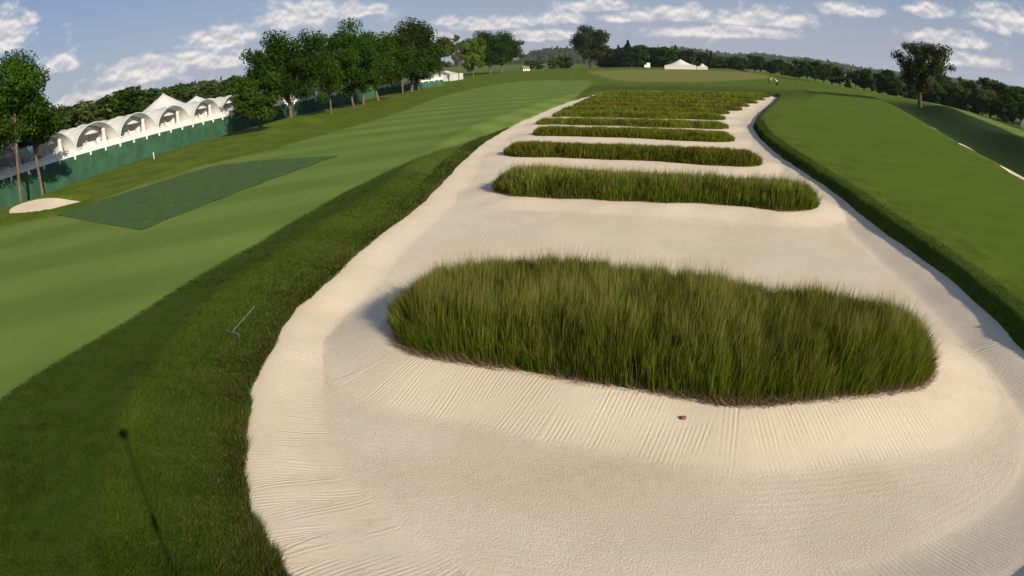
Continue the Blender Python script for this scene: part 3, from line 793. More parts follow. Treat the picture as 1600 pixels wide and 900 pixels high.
P_F3 = proto(M_BARKD, seed=14, H=12, R=4.4, cb=.05, nclump=30, nleaf=3400, leaf=.75, col=(.058, .086, .020), trunk_r=.25, low=.2)


def conifer(seed, H, R, n, leaf, col):
    r = np.random.default_rng(seed); z = H * (.04 + .96 * r.random(n) ** 1.5); tier = .75 + .25 * np.sin(z / H * 38)
    rr_ = R * (1 - z / H) ** .85 * tier * np.sqrt(r.random(n)); a = r.uniform(0, 6.283, n)
    P = np.c_[rr_ * np.cos(a), rr_ * np.sin(a), z - .12 * rr_]
    nrm = np.c_[np.cos(a) * .5, np.sin(a) * .5, .8 + 0 * a] + r.normal(0, .4, (n, 3)); nrm /= np.linalg.norm(nrm, axis=1, keepdims=True)
    t1 = np.cross(nrm, r.normal(0, 1, (n, 3))); t1 /= np.linalg.norm(t1, axis=1, keepdims=True); t2 = np.cross(nrm, t1); s = leaf * r.uniform(.6, 1.3, n)[:, None]
    V = np.stack([P - t1 * s * .7, P + t2 * s * .3, P + t1 * s * .7, P - t2 * s * .3], 1).reshape(-1, 3)
    cv = np.asarray(col) * r.uniform(.6, 1.4, (n, 1))
    crown = big_mesh('crown', V, np.arange(4 * n), 4, M_LEAF, False, {'col': np.repeat(cv, 4, axis=0)})
    b = MB(); b.tube([(0, 0, -.4), (0, 0, H * .5), (0, 0, H * .97)], [R * .07, R * .05, .02], 6)
    return crown, b.mesh('trunk', M_BARKD, True)


P_CON = conifer(20, 12, 3.4, 3200, .7, (.020, .040, .014)); P_POP = conifer(21, 12, 1.7, 2200, .6, (.030, .055, .018))

GL = 'trees by the left corner of the fence'; GRW = 'row of trees in front of the green fence'
TREES = [  # name, proto, x, y, height, proto height, rot, label, group, sxy
    ('broadleaf_tree', P_L, -38.4, 43.9, 12.6, 12, .3, 'tall tree with bare tan trunk beside the small left bunker', GL, .95),
    ('broadleaf_tree', P_L2, -39.1, 48.0, 8.6, 12, 1.7, 'lower tree with thin leaning dark trunk right of the tallest left corner tree', GL, .95),
    ('broadleaf_tree', P_L, -41.2, 42.2, 10.8, 12, 3.9, 'tree cut by the left edge of the photo', GL, 1.0),
    ('bushy_tree', P_BUSH, -25.6, 69.8, 7.1, 6, .5, 'low bushy tree with foliage down to the ground at the head of the row', GRW, 1.0),
    ('broadleaf_tree', P_C, -26.3, 83.6, 12.2, 12, 2.0, 'largest round crowned tree with thick trunk, first big one of the row', GRW, 1.0),
    ('broadleaf_tree', P_B, -23.2, 92.2, 11.2, 12, 4.1, 'slim pale trunked tree right of the largest row tree', GRW, .95),
    ('broadleaf_tree', P_D, -22.3, 102.8, 11.8, 12, 1.1, 'dark slim tree, left of a close group of three trunks', GRW, 1.25),
    ('broadleaf_tree', P_A, -21.7, 107.5, 13.6, 12, 5.0, 'tall tree with pale trunk, middle of a close group of three trunks', GRW, 1.15),
    ('broadleaf_tree', P_C, -21.0, 116.9, 12.6, 12, .9, 'broad tree with stout trunk, right of a close group of three trunks', GRW, 1.1),
    ('broadleaf_tree', P_B, -19.9, 139.7, 12.4, 12, 2.9, 'pale forked trunk tree just beyond the group of three', GRW, 1.25),
    ('broadleaf_tree', P_C, -18.8, 145.2, 16.6, 12, 3.7, 'second domed high crown of the row with a dark trunk', GRW, 1.0),
    ('broadleaf_tree', P_D, -18.0, 151.5, 11.0, 12, .2, 'thin trunked tree right beside the high domed crown', GRW, 1.5),
    ('broadleaf_tree', P_OLIVE, -15.4, 175.5, 13.2, 12, 1.3, 'grey green rounded tree near the end of the white rail', GRW, 1.25),
    ('sparse_tree', P_SPARSE, -12.2, 203.0, 14.6, 12, 2.2, 'thin see-through tree with sparse leaves', GRW, .7),
    ('broadleaf_tree', P_LIGHT, -9.2, 232.0, 15.0, 12, .4, 'bright green full tree right of the sparse tree', GRW, .95),
    ('broadleaf_tree', P_C, -4.2, 276.0, 19.0, 12, 1.9, 'high dark tree behind the bright green tree', GRW, 1.2),
    ('broadleaf_tree', P_C, .4, 292.0, 17.5, 12, 4.4, 'dark rounded last tree at the right end of the row', GRW, 1.2),
    ('specimen_tree', P_BIG, 43.3, 332.2, 22.0, 22, 1.0, 'big dark round tree standing alone on the far crest', None, 1.0),
    ('specimen_tree', P_LONE, 66.2, 95.1, 12.3, 12, 2.3, 'lone open crowned dark tree beyond the right fairway', None, 1.0)]
for nm, pr, x, y, h, ph, rz, lab, g, sx in TREES:
    plant_tree(nm, pr, (x, y, gz(x, y)), rz, h / ph, lab, g, sxy=sx)


def polar(az, dist): a = math.radians(az); return dist * math.sin(a), dist * math.cos(a)


# trees behind the tents (azimuth, distance, elevation of the top)
BACK = [(-46, 150, 1.5), (-44.3, 170, 1.2), (-42.6, 160, 1.4), (-41.0, 175, 1.1), (-39.4, 165, 1.0), (-38.0, 180, 1.1), (-36.5, 170, .9), (-35.2, 150, 1.0), (-33.9, 140, 1.35), (-32.6, 150, 1.2), (-31.3, 140, 1.45), (-30.1, 150, 1.3),
        (-29.0, 170, 1.2), (-27.9, 230, .8), (-26.7, 240, .9), (-25.5, 235, 1.0), (-24.3, 210, 1.05), (-23.1, 175, .95), (-22.0, 180, .9), (-20.9, 185, .9), (-19.8, 190, 1.0), (-18.6, 200, .9), (-17.3, 210, .8), (-16.0, 220, .8), (-14.6, 230, .8), (-13.0, 235, .8), (-11.4, 240, .9), (-9.8, 250, .8), (-8.2, 260, .8), (-6.5, 270, .7)]
for i, (az, ds, el) in enumerate(BACK):
    x, y = polar(az, ds); z = gz(x, y); h = CAM_H + ds * math.tan(math.radians(el)) - z
    plant_tree('background_tree', (P_F3, P_F2, P_F1, P_F2)[i % 4] if i > 3 else P_F3, (x, y, z), i * 1.7, h / 12, '%s crown from the left in the treeline behind the white tents' % (
        ['first', 'second', 'third', 'fourth', 'fifth', 'sixth', 'seventh', 'eighth', 'ninth', 'tenth', 'eleventh', 'twelfth', 'thirteenth', 'fourteenth', 'fifteenth', 'sixteenth', 'seventeenth', 'eighteenth', 'nineteenth', 'twentieth', 'twenty-first', 'twenty-second', 'twenty-third', 'twenty-fourth', 'twenty-fifth', 'twenty-sixth', 'twenty-seventh', 'twenty-eighth', 'twenty-ninth', 'thirtieth'][i]),
        'treeline behind the tents', sxy=1.0 + .25 * ((i * 7) % 3))

NUM = ['first', 'second', 'third', 'fourth', 'fifth', 'sixth', 'seventh', 'eighth', 'ninth', 'tenth', 'eleventh', 'twelfth', 'thirteenth', 'fourteenth', 'fifteenth', 'sixteenth', 'seventeenth', 'eighteenth', 'nineteenth', 'twentieth',
       'twenty-first', 'twenty-second', 'twenty-third', 'twenty-fourth', 'twenty-fifth', 'twenty-sixth', 'twenty-seventh', 'twenty-eighth', 'twenty-ninth', 'thirtieth', 'thirty-first', 'thirty-second', 'thirty-third', 'thirty-fourth', 'thirty-fifth', 'thirty-sixth']
# dark trees along the far crest, left to right: azimuth, distance, top elevation, kind, width
CREST = [(2.3, 360, .0, 2, 1.0), (3.2, 380, -.2, 1, 1.0), (4.3, 370, .0, 2, 1.0), (5.2, 390, .1, 0, 1.0), (8.6, 390, .7, 0, 1.0), (9.7, 380, .9, 3, 1.0), (10.5, 370, 1.3, 3, 1.15), (11.3, 372, .95, 0, .9), (12.0, 390, .5, 0, 1.0), (12.9, 385, .75, 0, .95),
         (13.5, 380, .8, 0, 1.0), (14.4, 400, .9, 4, 1.0), (15.2, 410, .5, 0, 1.0), (16.1, 405, .45, 0, 1.1), (17.3, 400, .5, 4, 1.3), (18.4, 400, .1, 1, 1.0), (19.4, 395, .1, 0, 1.0), (20.9, 330, .25, 0, 1.2), (21.9, 345, -.1, 1, 1.0),
         (22.8, 340, .0, 0, 1.1), (23.8, 350, -.3, 1, 1.0)]
CREST += [(a + .45, d_ + 22, e - .12, (0, 1, 0, 0, 2)[k % 5], 1.0) for k, (a, d_, e, kd, sx) in enumerate(CREST) if a > 8]
CREST.sort()
NUM += ['thirty-seventh', 'thirty-eighth', 'thirty-ninth', 'fortieth', 'forty-first', 'forty-second']
for i, (az, ds, el, kd, sx) in enumerate(CREST):
    x, y = polar(az, ds); z = gz(x, y); h = CAM_H + ds * math.tan(math.radians(el)) - z
    kn = {0: 'dark round tree', 1: 'dark green round tree', 2: 'light green shrubby tree', 3: 'pointed dark conifer', 4: 'narrow spire conifer'}[kd]
    plant_tree('conifer_tree' if kd > 2 else 'background_tree', {0: P_F1, 1: P_F2, 2: P_F3, 3: P_CON, 4: P_POP}[kd], (x, y, z), i * 2.3, h / 12, '%s, %s from the left along the far crest' % (kn, NUM[i]), 'trees on the far crest', sxy=sx * (1.5 if kd < 3 else 1.15))
# right-hand treeline
RIGHT = []
for i, az in enumerate(np.arange(24.6, 50.5, .68)):
    ds = 245 + 14 * math.sin(i * 2.1) - 45 * smooth(26, 42, az); el = np.interp(az, [24, 26, 28, 30, 33, 36, 38, 40, 42, 44, 50], [.0, .1, -.3, -.55, -.5, -.6, -.45, -.35, -.5, -.8, -1.0]) + .38 * math.sin(i * 1.9) + .22 * math.sin(i * 4.3)
    RIGHT.append((az, ds, el))
for i, (az, ds, el) in enumerate(RIGHT):
    x, y = polar(az, float(ds)); z = gz(x, y); h = CAM_H + ds * math.tan(math.radians(el)) - z
    plant_tree('background_tree', (P_F1, P_F2, P_F1, P_OLIVE, P_F3, P_F2, P_CON, P_F1)[(i * 5) % 8], (x, y, z), i * 1.3, float(h) / 12, '%s tree from the left in the dark treeline on the right' % NUM[i], 'dark treeline on the right', sxy=(1.3, .95, 1.15, 1.45)[i % 4])

# wooded hills far away: one closed mass of crowns
def hill(az0, az1, dist, prof, seed, label):
    r = np.random.default_rng(seed); n = 420; az = np.linspace(az0, az1, n); top = np.interp(az, *prof) + .05 * np.sin(az * 7 + seed) + .03 * r.normal(0, 1, n)
    rows = []
    for k, (dd, fr) in enumerate(((0, .0), (.04, .25), (.10, .55), (.17, .8), (.25, .95), (.33, 1.0), (.5, .7), (.7, .0))):
        R = dist * (1 + dd); zt = CAM_H + dist * 1.33 * np.tan(np.radians(top)); z0 = -14.0
        z = z0 + (zt - z0) * fr + (r.normal(0, 1, n) * 2.6 if 0 < fr < 1.01 else 0)
        rows.append(np.c_[R * np.sin(np.radians(az)), R * np.cos(np.radians(az)), z])
    V = np.vstack(rows); m = len(rows); q = [(i * n + j, (i + 1) * n + j, (i + 1) * n + j + 1, i * n + j + 1) for i in range(m - 1) for j in range(n - 1)]
    # tufts of crowns on top of the slope
    nt = 9000; ra = r.integers(1, m - 2, nt); ca = r.integers(0, n - 1, nt); t = r.random(nt)[:, None]
    P = V[ra * n + ca] * (1 - t) + V[(ra + 1) * n + ca] * t + r.normal(0, 1, (nt, 3)) * np.array([5, 5, 1.8])
    nr_ = r.normal(0, 1, (nt, 3)) + np.array([0, -1., .8]); nr_ /= np.linalg.norm(nr_, axis=1, keepdims=True)
    t1 = np.cross(nr_, r.normal(0, 1, (nt, 3))); t1 /= np.linalg.norm(t1, axis=1, keepdims=True); t2 = np.cross(nr_, t1); s = r.uniform(2.0, 5.0, nt)[:, None]
    L = np.stack([P - t1 * s, P + t2 * s * .8, P + t1 * s, P - t2 * s * .8], 1).reshape(-1, 3)
    col = np.vstack([np.tile([.034, .058, .020], (len(V), 1)), np.repeat(np.array([.036, .062, .020]) * r.uniform(.6, 1.5, (nt, 1)), 4, axis=0)])
    loops = np.r_[np.array(q)[:, ::-1].ravel(), len(V) + np.arange(4 * nt)]
    me = big_mesh('far_wood', np.vstack([V, L]), loops, 4, M_LEAF, False, {'col': col})
    tag(link('far_wood', me), label, 'wood', kind='stuff')


hill(-10, 13, 1500, ([-10, -2, 1.5, 2.6, 4.0, 6.2, 8.5, 13], [-.2, -.3, -.15, .45, .68, .62, .5, .3]), 1, 'low wooded hill behind the big tree on the crest')
hill(11, 52, 1700, ([11, 12.5, 14.5, 16, 18.3, 21, 24, 26.8, 29.5, 33, 52], [.2, .55, .72, .55, .2, .32, .15, .05, -.35, -.5, -.6]), 2, 'long wooded ridge behind the white pavilion, falling to the right')
hill(-62, -8, 900, ([-62, -40, -30, -27, -20, -8], [.6, .6, .5, .6, .5, .2]), 3, 'distant wood behind the left treeline')

# ------------------------------------------------------------------ green fence with white rail
def along(poly, s0, s1, step):
    seg = np.hypot(*np.diff(poly, axis=0).T); s = np.r_[0, np.cumsum(seg)]
    t = np.arange(s0, min(s1, s[-1]), step); return np.c_[np.interp(t, s, poly[:, 0]), np.interp(t, s, poly[:, 1])]


FC = catmull(FENCE, 1.0, closed=False)
FP = along(FC, 0, 999, 2.55)
root = empty('windscreen_fence', (FP[0][0], FP[0][1], 0)); tag(root, 'long dark green cloth covered fence below the white rail', 'fence')
off = np.array([FP[0][0], FP[0][1], 0])
FT = 1.5
for i in range(len(FP) - 1):
    a, b = FP[i], FP[i + 1]; za, zb = gz(*a) - .1, gz(*b) - .1
    d = (b - a) / np.hypot(*(b - a)); n = np.array([d[1], -d[0]])
    v = []; K = 4
    for side in (0, .03):
        for k in range(K + 1):
            t = .004 + .992 * k / K; q = a + (b - a) * t + n * (side + .03 * math.sin(math.pi * k / K) * (1 if i % 2 else .4)); zz = za + (zb - za) * t
            v += [(q[0] - off[0], q[1] - off[1], zz), (q[0] - off[0], q[1] - off[1], FT)]
    f = []; o2 = 2 * (K + 1)
    for k in range(K): f += [(2 * k + 1, 2 * k + 3, 2 * k + 2, 2 * k), (o2 + 2 * k, o2 + 2 * k + 2, o2 + 2 * k + 3, o2 + 2 * k + 1), (2 * k + 1, o2 + 2 * k + 1, o2 + 2 * k + 3, 2 * k + 3)]
    f += [(0, o2, o2 + 1, 1), (2 * K + 1, o2 + 2 * K + 1, o2 + 2 * K, 2 * K)]
    m = MB(); m.add(v, f); m.build('panel', M_SCREEN, root)
    m = MB(); q = a - n * .06 - off[:2]; m.tube([(q[0], q[1], za - .2), (q[0], q[1], FT + .02)], .04, 6); m.build('post', M_STEEL, root)

# deck: rail boards, top rail, brackets
deck = empty('viewing_deck', (FP[0][0], FP[0][1], 0)); tag(deck, 'raised deck with white rail and brackets running above the green fence', 'deck')
for i in range(len(FP) - 1):
    a, b = FP[i] - off[:2], FP[i + 1] - off[:2]; L = np.hypot(*(b - a)); d = (b - a) / L; n = np.array([d[1], -d[0]]); rz = math.atan2(d[1], d[0]); c = (a + b) / 2
    for nm, zc, hh, dp in (('fascia_board', FT + .21, .40, .05), ('middle_rail', FT + .50, .12, .045), ('top_rail', FT + .68, .10, .09)):
        m = MB(); q = c - n * .02; m.box((q[0], q[1], zc), (L - .012, dp, hh), rz); m.build(nm, M_WHITE, deck)
    m = MB(); q = a + d * .4 - n * .02; m.box((q[0], q[1], FT + .36), (.09, .10, .68), rz); m.build('rail_post', M_WHITE, deck)
    if i % 1 == 0:
        m = MB(); q = a + d * .4 + n * .05; m.add([(q[0] + d[0] * sx + n[0] * y_, q[1] + d[1] * sx + n[1] * y_, z_) for sx in (-.06, .06) for y_, z_ in ((0, FT + .0), (.16, FT + .0), (.13, FT - .34), (0, FT - .34))],
              [(0, 1, 2, 3), (7, 6, 5, 4), (0, 4, 5, 1), (1, 5, 6, 2), (2, 6, 7, 3), (3, 7, 4, 0)]); m.build('bracket', M_WHITE, deck)
    m = MB(); q = c - n * 6.1; m.box((q[0], q[1], FT + .02), (L - .01, 12.0, .16), rz); m.build('floor_board', M_DECK, deck)

# ------------------------------------------------------------------ vaulted white tents
def tent_meshes(W_=7.1, H_=2.6, D_=9.0):
    n = 22
    th = np.linspace(0, math.pi, n + 1)
    def arch(s, y, lift=0):
        # slightly pointed vault
        return [(-math.cos(t) * W_ / 2 * s, y, (math.sin(t) ** .82) * H_ * s * (1 + .05 * math.sin(t) ** 6) + lift * math.sin(t)) for t in th]
    can = MB(); secs = [(0.0, 1.0, 0), (.5, .965, 0), (1.2, .93, 0), (2.0, .955, .03)]
    y = 2.0
    while y < D_: secs += [(y + .9, .90, -.05), (y + 1.8, .955, .03)]; y += 1.8
    v = []
    for yy, s, l in secs: v += arch(s, yy, l)
    m = n + 1; f = []
    for i in range(len(secs) - 1):
        for k in range(n): f.append((i * m + k, i * m + k + 1, (i + 1) * m + k + 1, (i + 1) * m + k))
    can.add(v, f)
    vi = [(x * .988, yy_, z * .984) for x, yy_, z in v]; can.add(vi, [q[::-1] for q in f])
    can.add(v[:m] + vi[:m], [(k, m + k, m + k + 1, k + 1) for k in range(n)])
    rim = MB(); A = arch(1.012, -.03); rim.tube(A, .075, 6)
    wall = MB(); B = arch(.93, 3.2); wall.add(B + [(x, yy_ + .08, z) for x, yy_, z in B], [tuple(range(m)), tuple(range(m, 2 * m))[::-1]] + [(k, k + m, (k + 1) % m + m, (k + 1) % m) for k in range(m)])
    hoop = MB(); hoop.tube(arch(.905, 1.2), .06, 6)
    return can, rim, wall, hoop


can, rim, wall, hoop = tent_meshes()
ME_CAN = can.mesh('canopy', M_FABRIC, True); ME_RIM = rim.mesh('arch_rim', M_TEAL, True); ME_WALL = wall.mesh('back_wall', M_LINER); ME_HOOP = hoop.mesh('hoop', M_STEEL, True)
fr = MB(); fr.box((0, 0, .55), (1.15, .08, 1.1)); ME_OPEN = fr.mesh('window', M_DARK)
fr = MB()
for x in (-.6, 0, .6): fr.box((x, -.05, .55), (.09, .05, 1.1))
fr.box((0, -.05, 1.13), (1.29, .05, .09)); ME_FRAME = fr.mesh('window_frame', M_WOODB)
dr = MB(); dr.lathe([(.32, 0), (.36, .2), (.30, .9), (.20, 1.5), (.24, 1.75), (.12, 1.95)], n=10); ME_DRAPE = dr.mesh('drape', M_FABRIC, True)
tb = MB(); tb.lathe([(.95, 0), (.86, .35), (.80, .70), (.78, .755)], n=18); ME_CLOTH = tb.mesh('cloth', M_FABRIC, True)
um = MB(); um.lathe([(1.25, 0), (1.15, .10), (.75, .30), (.30, .46), (.03, .52)], n=14); ME_UMB = um.mesh('umbrella_canopy', M_FABRIC, True)
up = MB(); up.tube([(0, 0, 0), (0, 0, 2.1)], .025, 6); ME_POLE = up.mesh('pole', M_WOODB)
ch = MB(); ch.box((0, 0, .45), (.42, .42, .05)); ME_SEAT = ch.mesh('seat', M_WHITE)
cb_ = MB(); cb_.box((0, .2, .75), (.42, .04, .5)); ME_BACK = cb_.mesh('backrest', M_WHITE)
cl_ = MB(); cl_.box((0, 0, .21), (.035, .035, .42)); ME_LEG = cl_.mesh('leg', M_WHITE)
seg = np.hypot(*np.diff(FC, axis=0).T); FS = np.r_[0, np.cumsum(seg)]
TS = [9.9, 17.3, 24.0, 31.2, 38.9, 46.6, 54.8, 62.5, 70.2, 77.9, 85.6, 93.3, 101.0, 108.7, 116.4]
TN = ['cut by the left photo edge', 'hidden behind the tall left corner tree', 'half hidden just right of the left corner trees', 'leftmost of the five in full view', 'second of the five in full view',
      'middle of the five in full view', 'fourth of the five in full view', 'last before the bushy tree', 'behind the bushy tree', 'behind the largest row tree', 'glimpsed right of the largest row tree', 'glimpsed beside the slim pale trunk',
      'glimpsed behind the group of three trunks', 'glimpsed beyond the group of three trunks', 'near the end of the white rail']
for i, s in enumerate(TS):
    x = np.interp(s, FS, FC[:, 0]); y = np.interp(s, FS, FC[:, 1]); x2 = np.interp(s + .5, FS, FC[:, 0]); y2 = np.interp(s + .5, FS, FC[:, 1])
    d = np.array([x2 - x, y2 - y]); d /= np.hypot(*d); n = np.array([d[1], -d[0]])
    rz = math.atan2(d[1], d[0]) 
    loc = (x - n[0] * 1.3, y - n[1] * 1.3, FT + .10)
    # local x along the fence, local y away from the course
    root = empty('vaulted_tent', loc, rz); tag(root, 'white vaulted tent with pale green arch, %s' % TN[i], 'tent', 'white vaulted tents on the deck')
    link('canopy', ME_CAN, root); link('arch_rim', ME_RIM, root); link('hoop', ME_HOOP, root); wl = link('back_wall', ME_WALL, root)
    w_ = link('window', ME_OPEN, wl); w_.location = (-1.35, 3.13, .15); fr_ = link('window_frame', ME_FRAME, wl); fr_.location = (-1.35, 3.13, .15)
    w2 = link('drape', ME_DRAPE, root); w2.location = (2.25, .9, 0)
    if i < 9:
        wx = lambda lx, ly: (loc[0] + lx * d[0] - ly * n[0], loc[1] + lx * d[1] - ly * n[1], FT + .10)
        p = wx(.25, 1.5); t = empty('covered_table', p, rz); tag(t, 'umbrella table, white cloth, in the tent %s' % TN[i], 'table', 'umbrella tables in the tents')
        link('cloth', ME_CLOTH, t); link('pole', ME_POLE, t); u = link('umbrella_canopy', ME_UMB, t); u.location = (0, 0, 1.62)
        for k, (lx, ly, a) in enumerate(((1.35, 1.2, -1.4), (-.75, .7, 1.0))):
            p = wx(lx, ly); c = empty('folding_chair', p, rz + a)
            tag(c, 'white chair %s of table, tent %s' % (('right', 'left')[k], TN[i]), 'chair', 'white chairs in the tents')
            link('seat', ME_SEAT, c); link('backrest', ME_BACK, c)
            for ax_, ay_ in ((-.18, -.18), (.18, -.18), (.18, .18), (-.18, .18)): l_ = link('leg', ME_LEG, c); l_.location = (ax_, ay_, 0)

# big peaked tent behind the vaulted ones
def peak_tent(loc, rz, L, Wd, he, hp, label, peaks=2, name='peaked_tent'):
    root = empty(name, loc, rz); tag(root, label, 'tent')
    nx, ny = 33, 17; xs = np.linspace(-L / 2, L / 2, nx); ys = np.linspace(-Wd / 2, Wd / 2, ny); v = []
    for yy in ys:
        for xx in xs:
            c = [(-L / 2 + L * (k + .5) / peaks) for k in range(peaks)]
            r_ = min(math.hypot((xx - a) / (L / peaks / 2 * 1.0), yy / (Wd / 2)) for a in c); ridge = max(0, 1 - abs(yy) / (Wd / 2))
            hh = he + (hp - he) * max(.62 * ridge ** 1.2 * min(1, (L / 2 - abs(xx)) / (L / peaks / 2)), max(0, 1 - r_) ** 1.5)
            v.append((xx, yy, hh))
    f = [(j * nx + i, j * nx + i + 1, (j + 1) * nx + i + 1, (j + 1) * nx + i) for j in range(ny - 1) for i in range(nx - 1)]
    m = MB(); m.add(v, f); m.add([(a, b, c - .05) for a, b, c in v], [q[::-1] for q in f]); m.build('roof', M_FABRIC, root, True)
    for sx, sy, dx, dy in ((0, -1, L, .06), (0, 1, L, .06), (-1, 0, .06, Wd), (1, 0, .06, Wd)):
        m = MB(); m.box((sx * (L / 2 - .03), sy * (Wd / 2 - .03), he / 2 - .03), (dx - .14 * (sy != 0), dy - .02, he)); m.build('side_wall', M_FABRIC, root)
    return root


def fpos(s, back):
    x = np.interp(s, FS, FC[:, 0]); y = np.interp(s, FS, FC[:, 1]); x2 = np.interp(s + .5, FS, FC[:, 0]); y2 = np.interp(s + .5, FS, FC[:, 1])
    d = np.array([x2 - x, y2 - y]); d /= np.hypot(*d); return x - d[1] * back, y + d[0] * back, math.atan2(d[1], d[0])


x, y, rz = fpos(66, 17); peak_tent((x, y, gz(x, y) + .6), rz, 20, 12, 3.9, 7.7, 'large white peaked tent rising behind the vaulted tents', 1)
x, y, rz = fpos(78, 19); peak_tent((x, y, gz(x, y) + .6), rz, 14, 8, 4.2, 6.2, 'smaller white tent right of the large peaked tent, behind the vaulted tents', 1)
for j, (x, y, rz, L, Wd, he, hp, lab) in enumerate(((-22.5, 186, 1.3, 13, 9, 1.7, 2.8, 'white marquee glimpsed between trunks near the end of the rail'), (-17.5, 214, 1.35, 12, 9, 2.0, 3.2, 'white marquee behind the sparse tree'))):
    peak_tent((x, y, gz(x, y)), rz, L, Wd, he, hp, lab, 2, 'marquee_tent')

# pavilion and box on the far crest
x, y = polar(14.75, 300); pav = peak_tent((x, y, gz(x, y)), -.26, 13.5, 10, 1.6, 4.4, 'white domed pavilion tent on the far crest', 1, 'pavilion_tent')
x, y = polar(16.55, 298); peak_tent((x, y, gz(x, y)), -.3, 4.6, 4.6, 1.2, 2.7, 'small white round tent right of the pavilion', 1, 'pavilion_tent')
x, y = polar(12.05, 300); bx = empty('scoreboard_box', (x, y, gz(x, y)), -.2); tag(bx, 'small white stepped box on legs left of the far pavilion', 'box')
m = MB(); m.box((.35, 0, 1.65), (1.5, .6, 2.0)); m.build('panel', M_WHITE, bx)
m = MB(); m.box((-.9, 0, 1.25), (.98, .6, 1.1)); m.build('side_panel', M_WHITE, bx)
for k in (-1.2, .95): m = MB(); m.box((k, 0, .32), (.1, .1, .72)); m.build('leg', M_STEEL, bx)
# white houses
def house(loc, rz, s, label):
    h = empty('house', loc, rz, s); tag(h, label, 'house')
    m = MB(); m.box((0, 0, 1.5), (8, 6, 3.0)); m.add([(-4, -3, 3), (-4, 3, 3), (-4, 0, 5.2), (4, -3, 3), (4, 3, 3), (4, 0, 5.2)], [(0, 1, 2), (3, 5, 4)]); m.build('wall', M_WHITE, h)
    for sy in (-1, 1): m = MB(); m.add([(-4.4, sy * 3.5, 2.7), (4.4, sy * 3.5, 2.7), (4.4, 0, 5.35), (-4.4, 0, 5.35), (-4.4, sy * 3.5, 2.55), (4.4, sy * 3.5, 2.55), (4.4, 0, 5.2), (-4.4, 0, 5.2)], [(0, 1, 2, 3), (7, 6, 5, 4), (0, 4, 5, 1), (3, 2, 6, 7), (1, 5, 6, 2), (0, 3, 7, 4)]); m.build('roof', M_ROOF, h)
    for xx in (-2.4, 2.2): m = MB(); m.box((xx, -3.03, 1.7), (1.2, .08, 1.2)); m.build('window', M_DARK, h)
    m = MB(); m.box((0, -3.03, 1.1), (1.0, .09, 2.1)); m.build('door', M_WOODB, h)


x, y = polar(2.0, 310); house((x, y, gz(x, y) - .1), .5, .42, 'white house at the right end of the tree row')
# white dome tent far right
x, y = polar(44.4, 150); dm = empty('dome_tent', (x, y, gz(x, y) + .1), -.6); tag(dm, 'white rounded tent below the trees at the right photo edge', 'tent')
m = MB(); m.lathe([(2.1, 0), (2.15, 1.0), (2.0, 1.6), (1.5, 2.2), (.8, 2.55), (.05, 2.65)], n=18); m.build('canopy', M_FABRIC, dm, True)
m = MB(); m.box((0, -2.12, .8), (.9, .12, 1.5)); m.build('door', M_DARK, dm)

# white stake by the fence
x, y = -30.6, 54.6; st_ = empty('marker_stake', (x, y, gz(x, y))); tag(st_, 'short white marker stake standing in the rough before the green fence', 'stake')
m = MB(); m.tube([(0, 0, -.1), (0, 0, .50)], .035, 6); m.build('shaft', M_WHITE, st_)
m = MB(); m.lathe([(.04, .50), (.045, .56), (.01, .60)], n=8); m.build('tip', M_WHITE, st_)

# ------------------------------------------------------------------ netting laid on the fairway
NET = catmull(np.array([(-26.3,33.3),(-21.2,29.8),(-15.95,26.23),(-15.16,29.31),(-13.6,35.5),(-11.6,41.4),(-10.9,44.3),(-13.5,45.9),(-16.5,46.7),(-21.2,45.0),(-23.2,41.1),(-24.8,37)]), 40)
corners = [np.array(p) for p in ((-26.3, 33.3), (-15.95, 26.23), (-10.9, 44.3), (-20.6, 46.6))]
nu, nv = 70, 110; u = np.linspace(0, 1, nu)[None, :, None]; v_ = np.linspace(0, 1, nv)[:, None, None]
G = (corners[0] * (1 - u) + corners[1] * u) * (1 - v_) + (corners[3] * (1 - u) + corners[2] * u) * v_
G = G + .10 * np.sin(v_ * 40 + u * 7) * (np.array([1, .2])) * (np.abs(u - .5) > .49)
Pn = G.reshape(-1, 2); wr_ = sines(Pn[:, 0], Pn[:, 1], 55, 1.0, 9)
line = np.abs(sines(Pn[:, 0] * .35, Pn[:, 1], 56, .9, 6)); zz = ground_z(Pn) + .022 + .035 * smooth(.10, 0, line) + .012 * wr_
q = [(j * nu + i, j * nu + i + 1, (j + 1) * nu + i + 1, (j + 1) * nu + i) for j in range(nv - 1) for i in range(nu - 1)]
me = big_mesh('ground_net', np.c_[Pn, zz], np.array(q).ravel(), 4, M_NET, True)
tag(link('ground_net', me), 'dark green rectangular netting spread flat on the left fairway', 'net')

# ------------------------------------------------------------------ rake lying on the bank
hx, hy = -6.69, 14.30; rk = empty('bunker_rake', (hx, hy, gz(hx, hy) + .07), 0); tag(rk, 'bunker rake with grey head lying in the rough left of the sand', 'rake')
hd = np.array([.83, -.55]); hd /= np.hypot(*hd); ra = math.atan2(hd[1], hd[0])
m = MB(); m.box((0, 0, 0), (.62, .05, .045), ra); m.build('head', M_STEEL, rk)
for k in range(11):
    m = MB(); c = hd * (-.28 + .056 * k); m.tube([(c[0], c[1], -.02), (c[0] + .004, c[1] - .01, -.085)], [.011, .006], 5); m.build('tine', M_STEEL, rk)
tx, ty = -6.72, 16.1
m = MB(); m.tube([(0, .02, .02), (-.02, .9, gz(-6.7, 15.2) - gz(hx, hy) + .03), (tx - hx, ty - hy, gz(tx, ty) - gz(hx, hy) + .03)], .011, 6); m.build('handle', M_ALU, rk)

